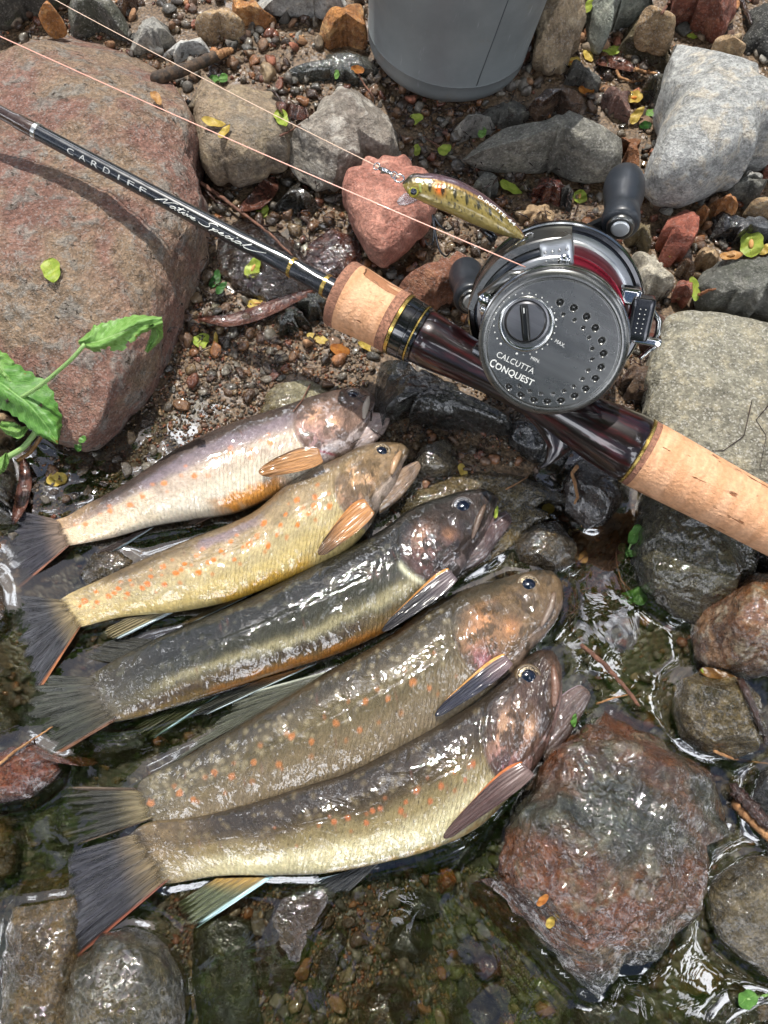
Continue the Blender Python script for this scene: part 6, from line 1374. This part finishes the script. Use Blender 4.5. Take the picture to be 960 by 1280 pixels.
bigleaf([(98,428),(120,428),(148,417),(172,407),(203,402)], [(2,2),(21,13),(18,22),(14,11),(6,5)], .262, .258, 3, [(134,442,8),(120,400,6),(189,409,4),(161,431,4),(103,449,6)], .003, 'lg')
bigleaf([(183,408),(196,406),(196,420),(183,440)], [(3,3),(7,6),(8,8),(2,3)], .259, .266, 4, (), .004, 'lg')
bigleaf([(0,530),(12,536),(24,542),(36,533)], [(4,4),(10,8),(9,7),(1,1)], .296, .296, 5, (), .002, 'lg')
bigleaf([(-10,590),(0,582),(6,575),(8,566)], [(8,8),(10,9),(7,6),(1,1)], .292, .294, 6, (), .002, 'lg')
def stalk(name, pts, r, mat, par, off):
    Q = np.array([atd(*p) for p in pts])-off; u = np.linspace(0, len(Q)-1, 24); Q = np.stack([np.interp(u, range(len(Q)), Q[:, i]) for i in range(3)], 1)
    for _ in range(5): Q[1:-1] = (Q[:-2]+2*Q[1:-1]+Q[2:])/4
    MB().tube(Q, r, 10).build(name, LM[mat], par)
stalk('stalk', [(-20,520,.30),(20,500,.29),(45,487,.28),(75,462,.270),(92,447,.264),(106,430,.262)], .0007, 'lg', plant, q0)
stalk('stalk', [(-20,585,.302),(8,572,.302),(30,560,.302),(45,540,.30),(48,525,.297)], .0011, 'lg', plant, q0); stalk('stalk', [(22,576,.305),(38,566,.305),(52,545,.303),(58,525,.300)], .0008, 'br', plant, q0)

# ------------------------------------------------------------------ wood, twigs, dead leaves
def woodmat(name, c1, c2, rough=.7, wet=False):
    t = NT(name); o = t.obj(); s = t.n('ShaderNodeMapping', i0=o, Scale=(1, 1, 1)).outputs[0]
    n = t.noise(240, 5, .65); c = t.mix(t.ramp(n, .35, .65), c1, c2); c = t.mix(1.0, c, t.ramp(t.noise(900, 4), .3, .7, .7, 1.25), 'MULTIPLY')
    return t.bsdf(c, .2 if wet else rough, 0, t.bump(t.noise(700, 5, .7), .0009), coat=.7 if wet else 0)
WM = {'char': woodmat('charred_wood', srgb(44,38,34), srgb(96,76,58)), 'brown': woodmat('brown_twig', srgb(122,84,66), srgb(88,58,46)), 'wet': woodmat('wet_bark', srgb(60,36,28), srgb(34,22,18), wet=True), 'tan': woodmat('tan_twig', srgb(172,130,88), srgb(140,98,62)), 'rot': woodmat('rotten_wood', srgb(146,96,62), srgb(106,66,42))}
def twig(label, pts, rpx, mat, up=.001, name='twig', cat='twig', taper=.5, kink=.3, group=None, straight=False):
    pts = np.array(pts, float); n = 26; u = np.linspace(0, len(pts)-1, n); X = np.interp(u, range(len(pts)), pts[:, 0]); Y = np.interp(u, range(len(pts)), pts[:, 1])
    Q = np.array([hitp(x, y)[0] for x, y in zip(X, Y)]); r = rpx/F*.3
    z = Q[:, 2].copy()
    if straight: z = np.interp(u, [0, len(pts)-1], [z[0], z[-1]]); z = np.maximum(z, 0)
    else: z = csm1(np.maximum.reduce([z, np.r_[z[1:], z[-1]], np.r_[z[0], z[:-1]]]), 6)
    z = np.maximum(z, -.001)+r*.7+up*.5
    Q = at(X, Y, z); Q += RNG.normal(size=Q.shape)*r*kink*.3; rad = r*np.linspace(1, taper, n)*(1+.05*RNG.normal(size=n)); rad[0] *= .7; rad[-1] *= .6
    o = MB().tube(Q, rad, 10).build(name, WM[mat]); tag(o, label, cat, group); return o
st = twig('charred stick with a broken orange end near the top left', [(192,100),(225,88),(255,76),(285,66)], 10, 'char', .002, 'stick', 'stick', .75, .2, straight=True)
twig('orange splintered end of the charred stick', [(272,69),(282,65),(291,62)], 7, 'tan', .004, 'splinter', 'wood', .6, .3, straight=True)
twig('thin brown root crossing above the rod blank', [(250,228),(275,245),(305,268),(335,290),(365,320)], 3.0, 'brown', .003, kink=.5)
twig('short twig stub on the brown smooth boulder edge', [(350,170),(362,164),(376,156)], 1.8, 'brown')
twig('dead twig near the wet slate slab', [(340,112),(350,124),(362,136),(368,150)], 2.4, 'wet'); twig('thin twig under the bucket shadow', [(445,88),(455,105),(470,125)], 1.8, 'brown')
twig('pale curved twig beside the dark leaf under the tan rock', [(770,88),(775,97),(790,102),(803,101)], 2.6, 'tan'); twig('flat tan twig in front of the large pale rock', [(792,86),(805,90),(822,92)], 3.2, 'tan')
twig('dark wet stick at the top right corner', [(925,-5),(932,12),(940,30)], 4.5, 'wet'); twig('pinkish root at the foot of the brick red block', [(838,2),(832,10),(826,18)], 3.2, 'brown')
twig('small orange twig on the dark grey rock', [(873,369),(885,363),(895,361)], 2.5, 'rot'); twig('long grey twig sunk in the dark pool', [(725,805),(755,830),(780,858),(800,884)], 3.4, 'brown', .0, taper=.7)
twig('pale thin twig beneath the surface of the dark pool', [(745,880),(765,873),(786,868)], 1.6, 'tan'); twig('thick bark stick at the right edge of the jagged rock', [(915,985),(935,1005),(965,1035)], 8, 'wet', .003, 'stick', 'stick', .9)
twig('pale stripped stick under the bark stick', [(918,1003),(940,1025),(968,1052)], 6, 'tan', .001, 'stick', 'stick', .9); twig('wet black stick behind the rounded olive rock', [(925,850),(940,880),(952,912),(958,930)], 4.5, 'wet', .002, 'stick', 'stick')
twig('thin tan stem lying under the rounded olive rock', [(892,939),(915,948),(940,952),(962,955)], 2, 'tan'); twig('long brown stem over the red brown stone at the left', [(-10,962),(20,938),(45,922),(66,908)], 1.8, 'tan', .002)
twig('drooping pale stem on the dark brown cobble', [(722,582),(715,592),(720,610),(722,622),(718,630)], 2.8, 'tan', .002); twig('thin green stem on the wet olive slab', [(632,612),(645,605),(660,596)], 1.2, 'tan')
twig('hair thin dark rootlet on the large flat rock', [(940,500),(930,545),(905,563),(890,563)], .7, 'wet', .0003); twig('second dark rootlet at the right edge of the flat rock', [(962,505),(945,525),(958,545),(950,585)], .6, 'wet', .0003)
twig('orange stem dangling from the green sprout', [(770,690),(771,705),(776,725),(788,738)], 1.4, 'rot', .001); twig('brown hook shaped stem under the foregrip stones', [(388,480),(378,500),(366,515)], 1.2, 'brown'); 
twig('broken dark twig poking from mud beside the red boulder', [(255,236),(270,252),(285,258)], 2.2, 'wet', .003); twig('twig resting on the orange stone by the bucket', [(560,192),(545,180),(530,172)], 1.5, 'brown')
# long wet brown leaf left of the foregrip
def longleaf(label, pts, wpx, mat, seed):
    n = 40; pts = np.array(pts, float); u = np.linspace(0, len(pts)-1, n); X = csm1(np.interp(u, range(len(pts)), pts[:, 0]), 4); Y = csm1(np.interp(u, range(len(pts)), pts[:, 1]), 4)
    v = np.linspace(-1, 1, 11)[None, :]; wd = wpx*np.sin(np.linspace(.05, np.pi-.05, n))[:, None]**.6; tx, ty = np.gradient(X), np.gradient(Y); l = np.hypot(tx, ty)
    PX = X[:, None]-(ty/l)[:, None]*wd*v; PY = Y[:, None]+(tx/l)[:, None]*wd*v
    z = np.array([[max(hitp(PX[i, j], PY[i, j])[0][2], 0.0005) for j in range(0, 11, 5)] for i in range(n)]).max(1); z = csm1(z, 8)[:, None]+.001+.0012*v**2+.0008*np.sin(np.linspace(0, 9, n))[:, None]+.0006*v
    P = at(PX, PY, z+0*PX).reshape(-1, 3); f = grid_faces(n, 11); uv = np.stack([np.linspace(-1, 1, n)[:, None]+0*v, v+np.zeros((n, 1)), np.zeros((n, 11))], -1).reshape(-1, 3)
    o = link('dead_leaf', mkmesh('dead_leaf', np.r_[P, P-[0, 0, .0003]], np.r_[f, f[:, ::-1]+len(P)], mat, uv=np.r_[uv, uv])); tag(o, label, 'leaf')
t = NT('wet_dead_leaf'); M_WL = t.bsdf(t.mix(t.ramp(t.noise(300, 5), .35, .65), srgb(98, 62, 50), srgb(56, 34, 28)), .2, 0, t.bump(t.noise(420, 4), .0012), coat=1)
longleaf('long glossy brown dead leaf left of the foregrip', [(248,398),(285,402),(320,392),(355,378),(392,362)], 9, M_WL, 1); longleaf('dark glossy dead leaf in front of the tall tan rock', [(745,78),(760,76),(778,80),(795,88)], 8, M_WL, 2)
longleaf('dark curled wet leaf at the left edge by the first fish tail', [(28,570),(32,600),(26,630),(16,655)], 9, M_WL, 3); longleaf('brown dead leaf beside the brown smooth boulder', [(300,262),(322,250),(338,232),(344,222)], 12, M_WL, 4)
longleaf('dark leaf sheath on the wet slate', [(345,128),(360,138),(378,142),(392,138)], 9, M_WL, 5)
# red brown rootlets under the shallow pool
mb = MB()
for i in range(170):
    x0, y0 = RNG.uniform(700, 775), RNG.uniform(700, 768); a = RNG.normal(0, .7)+(.3 if i % 2 else 1.9); l = RNG.uniform(14, 48); b = RNG.normal(0, .3); P_ = []
    for s in np.linspace(0, 1, 7): P_.append(at(x0+l*s*math.cos(a+b*s), y0+l*s*math.sin(a+b*s), RNG.uniform(-.0036, -.0030)+.0024*math.sin(s*3)*RNG.random()))
    mb.tube(P_, RNG.uniform(.0001, .00025), 5)
t = NT('rootlet_brown'); o = mb.build('rootlets', t.bsdf(t.mix(t.ramp(t.noise(200), .4, .6), srgb(92, 44, 26), srgb(48, 26, 18)), .4)); tag(o, 'red brown rootlets massed in the shallow pool', None, None, 'stuff')
# broken bits of bark and needles in the gaps
mb = MB()
for i in range(900):
    c = [(600,150,80,20),(760,95,45,25),(300,330,55,45),(560,520,60,22),(300,420,60,25),(810,470,20,60),(640,250,60,22),(400,300,40,35),(930,700,25,18)][RNG.integers(9)]
    x0, y0 = c[0]+RNG.normal()*c[2], c[1]+RNG.normal()*c[3]; q, _ = hitp(x0, y0)
    if q[2] > .014 or q[2] < -.002: continue
    a = RNG.uniform(0, 6.28); l = RNG.uniform(.0008, .0035); d = np.array([math.cos(a), math.sin(a), RNG.normal()*.25])*l
    mb.tube([q-d+[0, 0, .0006], q+RNG.normal(size=3)*.0004+[0, 0, .0009], q+d+[0, 0, .0006]], [.00018, RNG.uniform(.0002, .0005), .00015], 4)
o = mb.build('leaf_litter', WM['wet']); tag(o, 'dark crumbs of bark and needles between the stones', None, None, 'stuff')

# ------------------------------------------------------------------ water
nx_, ny_ = 440, 500
wx = np.linspace(-.30, .30, nx_); wy = np.linspace(-.27, .30, ny_); WX, WY = np.meshgrid(wx, wy, indexing='ij')
mask = np.zeros((nx_, ny_), bool); SX = 1
H = np.array([[down(wx[i], wy[j]) for j in range(0, ny_, SX)] for i in range(0, nx_, SX)])
from numpy import kron
def upsamp(A):
    ii = np.clip(np.arange(nx_)/SX, 0, A.shape[0]-1.001); jj = np.clip(np.arange(ny_)/SX, 0, A.shape[1]-1.001); i0 = np.minimum(ii.astype(int), A.shape[0]-2); j0 = np.minimum(jj.astype(int), A.shape[1]-2); fi = (ii-i0)[:, None]; fj = (jj-j0)[None]
    return A[i0][:, j0]*(1-fi)*(1-fj)+A[i0+1][:, j0]*fi*(1-fj)+A[i0][:, j0+1]*(1-fi)*fj+A[i0+1][:, j0+1]*fi*fj
Hh = upsamp(H); land = Hh > 0.0008
def blur(A, k):
    A = A.astype(float)
    for _ in range(k):
        A = (np.roll(A, 1, 0)+2*A+np.roll(A, -1, 0))/4; A = (np.roll(A, 1, 1)+2*A+np.roll(A, -1, 1))/4
    return A
land_s = blur(land, 2) > .5
big = blur(land_s, 16)
dist = np.zeros(land_s.shape); cur = land_s.copy()
for k in range(32):
    dist[~cur] += 1; nb = cur | np.roll(cur, 1, 0) | np.roll(cur, -1, 0) | np.roll(cur, 1, 1) | np.roll(cur, -1, 1)
    if k % 2: nb |= np.roll(np.roll(cur, 1, 0), 1, 1) | np.roll(np.roll(cur, -1, 0), 1, 1) | np.roll(np.roll(cur, 1, 0), -1, 1) | np.roll(np.roll(cur, -1, 0), -1, 1)
    cur = nb
dist = blur(dist, 2); cell = wx[1]-wx[0]; dm = dist*cell
PW = np.stack([WX, WY, 0*WX], -1).reshape(-1, 3)
n1 = fbm(PW, 55, 3, 71).reshape(WX.shape); n2 = fbm(PW+np.array([.003, .002, 0])*n1.reshape(-1, 1), 150, 3, 72).reshape(WX.shape)
wob = dm+.0012*n1
Z = .0019*np.exp(-dm/.0025)+.00006*n1+.000008*n2+.000014*np.sin(wob/.0007)*np.exp(-dm/.008)
Z = np.where(land_s, .0011, Z); Z = blur(Z, 1)
WV = np.stack([WX, WY, Z], -1).reshape(-1, 3); Wf = grid_faces(nx_, ny_)
deep = (Hh > .006).ravel(); cut = blur((Hh > .004), 2).ravel() > .97; Wf = Wf[~cut[Wf].all(1)]
t = NT('stream_water'); fr = t.n('ShaderNodeFresnel', IOR=1.34); t.obj()
b1 = t.bump(t.noise(90, 3, .45, dist=.8), .00005); t.t.links.new(b1, fr.inputs['Normal'])
gl = t.n('ShaderNodeBsdfGlossy', Color=(1, 1, 1), Roughness=.015, Normal=b1); tr = t.n('ShaderNodeBsdfTransparent', Color=(.90, .92, .84)); rf = t.n('ShaderNodeBsdfRefraction', Color=(.88, .9, .8), Roughness=.0, IOR=1.33, Normal=b1)
body = t.n('ShaderNodeMixShader', i0=.35, i1=tr.outputs[0], i2=rf.outputs[0]); f2 = t.math('MINIMUM', t.math('MULTIPLY', fr.outputs[0], 6.0), 1.0)
mxs = t.n('ShaderNodeMixShader', i0=f2, i1=body.outputs[0], i2=gl.outputs[0]); t.t.links.new(mxs.outputs[0], t.out.inputs[0])
tag(link('water', mkmesh('water', WV, Wf, t.m)), 'clear shallow stream water around the fish and lower stones', None, None, 'structure')

# ------------------------------------------------------------------ overhanging tree that shades the lower half
t = NT('canopy_leaf'); cl_ = t.bsdf((.05, .095, .02), .5); tr2 = t.n('ShaderNodeBsdfTranslucent', Color=(.10, .20, .03)); ms = t.n('ShaderNodeMixShader', i0=.35, i1=t.p.outputs[0], i2=tr2.outputs[0]); t.t.links.new(ms.outputs[0], t.out.inputs[0])
tree = empty('tree', Matrix.Translation((-1.9, -1.6, 0))); tag(tree, 'leafy tree leaning over the stream from the near bank', 'tree')
M_BARK = simple('bark', (.09, .065, .045), .9, bump=.004, bscale=40)
MB().tube([(0, 0, -.1), (.1, .1, .8), (.35, .35, 1.6), (.8, .7, 2.3), (1.5, 1.2, 2.8), (2.1, 1.7, 3.0)], [.16, .13, .11, .08, .05, .02], 14).build('trunk', M_BARK, tree)
for a in range(7):
    e = np.array([1.2+a*.22, .4+a*.25, 2.9+.1*(a % 3)]); MB().tube([(.6+a*.1, .5+a*.1, 2.1+a*.09), (e+np.array([.6+a*.1, .5+a*.1, 2.3]))/2, e], [.045, .03, .012], 8).build('branch', M_BARK, tree)
NL = 7500; c = np.stack([RNG.uniform(-1.6, 1.7, NL), RNG.uniform(-1.5, .83, NL), RNG.uniform(2.5, 3.1, NL)], 1)
cl2 = fbm(c*np.array([1, 1, .5]), 2.4, 3, 31); keep = cl2 > -.22+.9*sstep(.45, .83, c[:, 1]+.25*fbm(c, 1.6, 2, 8)-.0)*.9; c = c[keep]; NL = len(c)
a = RNG.uniform(0, 6.28, NL); tl = RNG.normal(0, .45, (NL, 2)); L_ = RNG.uniform(.04, .075, NL); d = np.stack([np.cos(a), np.sin(a), tl[:, 0]], 1); e = np.stack([-np.sin(a), np.cos(a), tl[:, 1]], 1)*.45
V = np.stack([c-d*L_[:, None], c-d*L_[:, None]*.2+e*L_[:, None], c+d*L_[:, None], c-d*L_[:, None]*.2-e*L_[:, None]], 1).reshape(-1, 3)-np.array([-1.9, -1.6, 0])
NB_ = 16000; th_ = RNG.uniform(0, 6.283, NB_); rr2 = RNG.uniform(3.4, 5.2, NB_); zb = np.abs(RNG.uniform(-.05, 1, NB_))**1.2*(1.1+.35*np.sin(th_*5)+.6*np.sin(th_*11+2)); cb = np.stack([rr2*np.cos(th_), rr2*np.sin(th_), zb], 1)  # unseen leaf ring, added to block low sky light and deepen contrast
qd = RNG.normal(size=(NB_, 3)); qd /= np.linalg.norm(qd, axis=1)[:, None]; qe_ = np.cross(qd, RNG.normal(size=(NB_, 3))); qe_ /= np.linalg.norm(qe_, axis=1)[:, None]; lb = RNG.uniform(.10, .20, NB_)[:, None]
wd_ = link('sky_blocking_foliage', mkmesh('sky_blocking_foliage', np.stack([cb-qd*lb, cb+qe_*lb*.5, cb+qd*lb, cb-qe_*lb*.5], 1).reshape(-1, 3), np.arange(NB_*4).reshape(-1, 4), t.m, False)); tag(wd_, 'unseen ring of green foliage added around the stream to block low sky light', None, None, 'stuff')
link('crown', mkmesh('crown', V, np.arange(NL*4).reshape(-1, 4), t.m, False), tree)
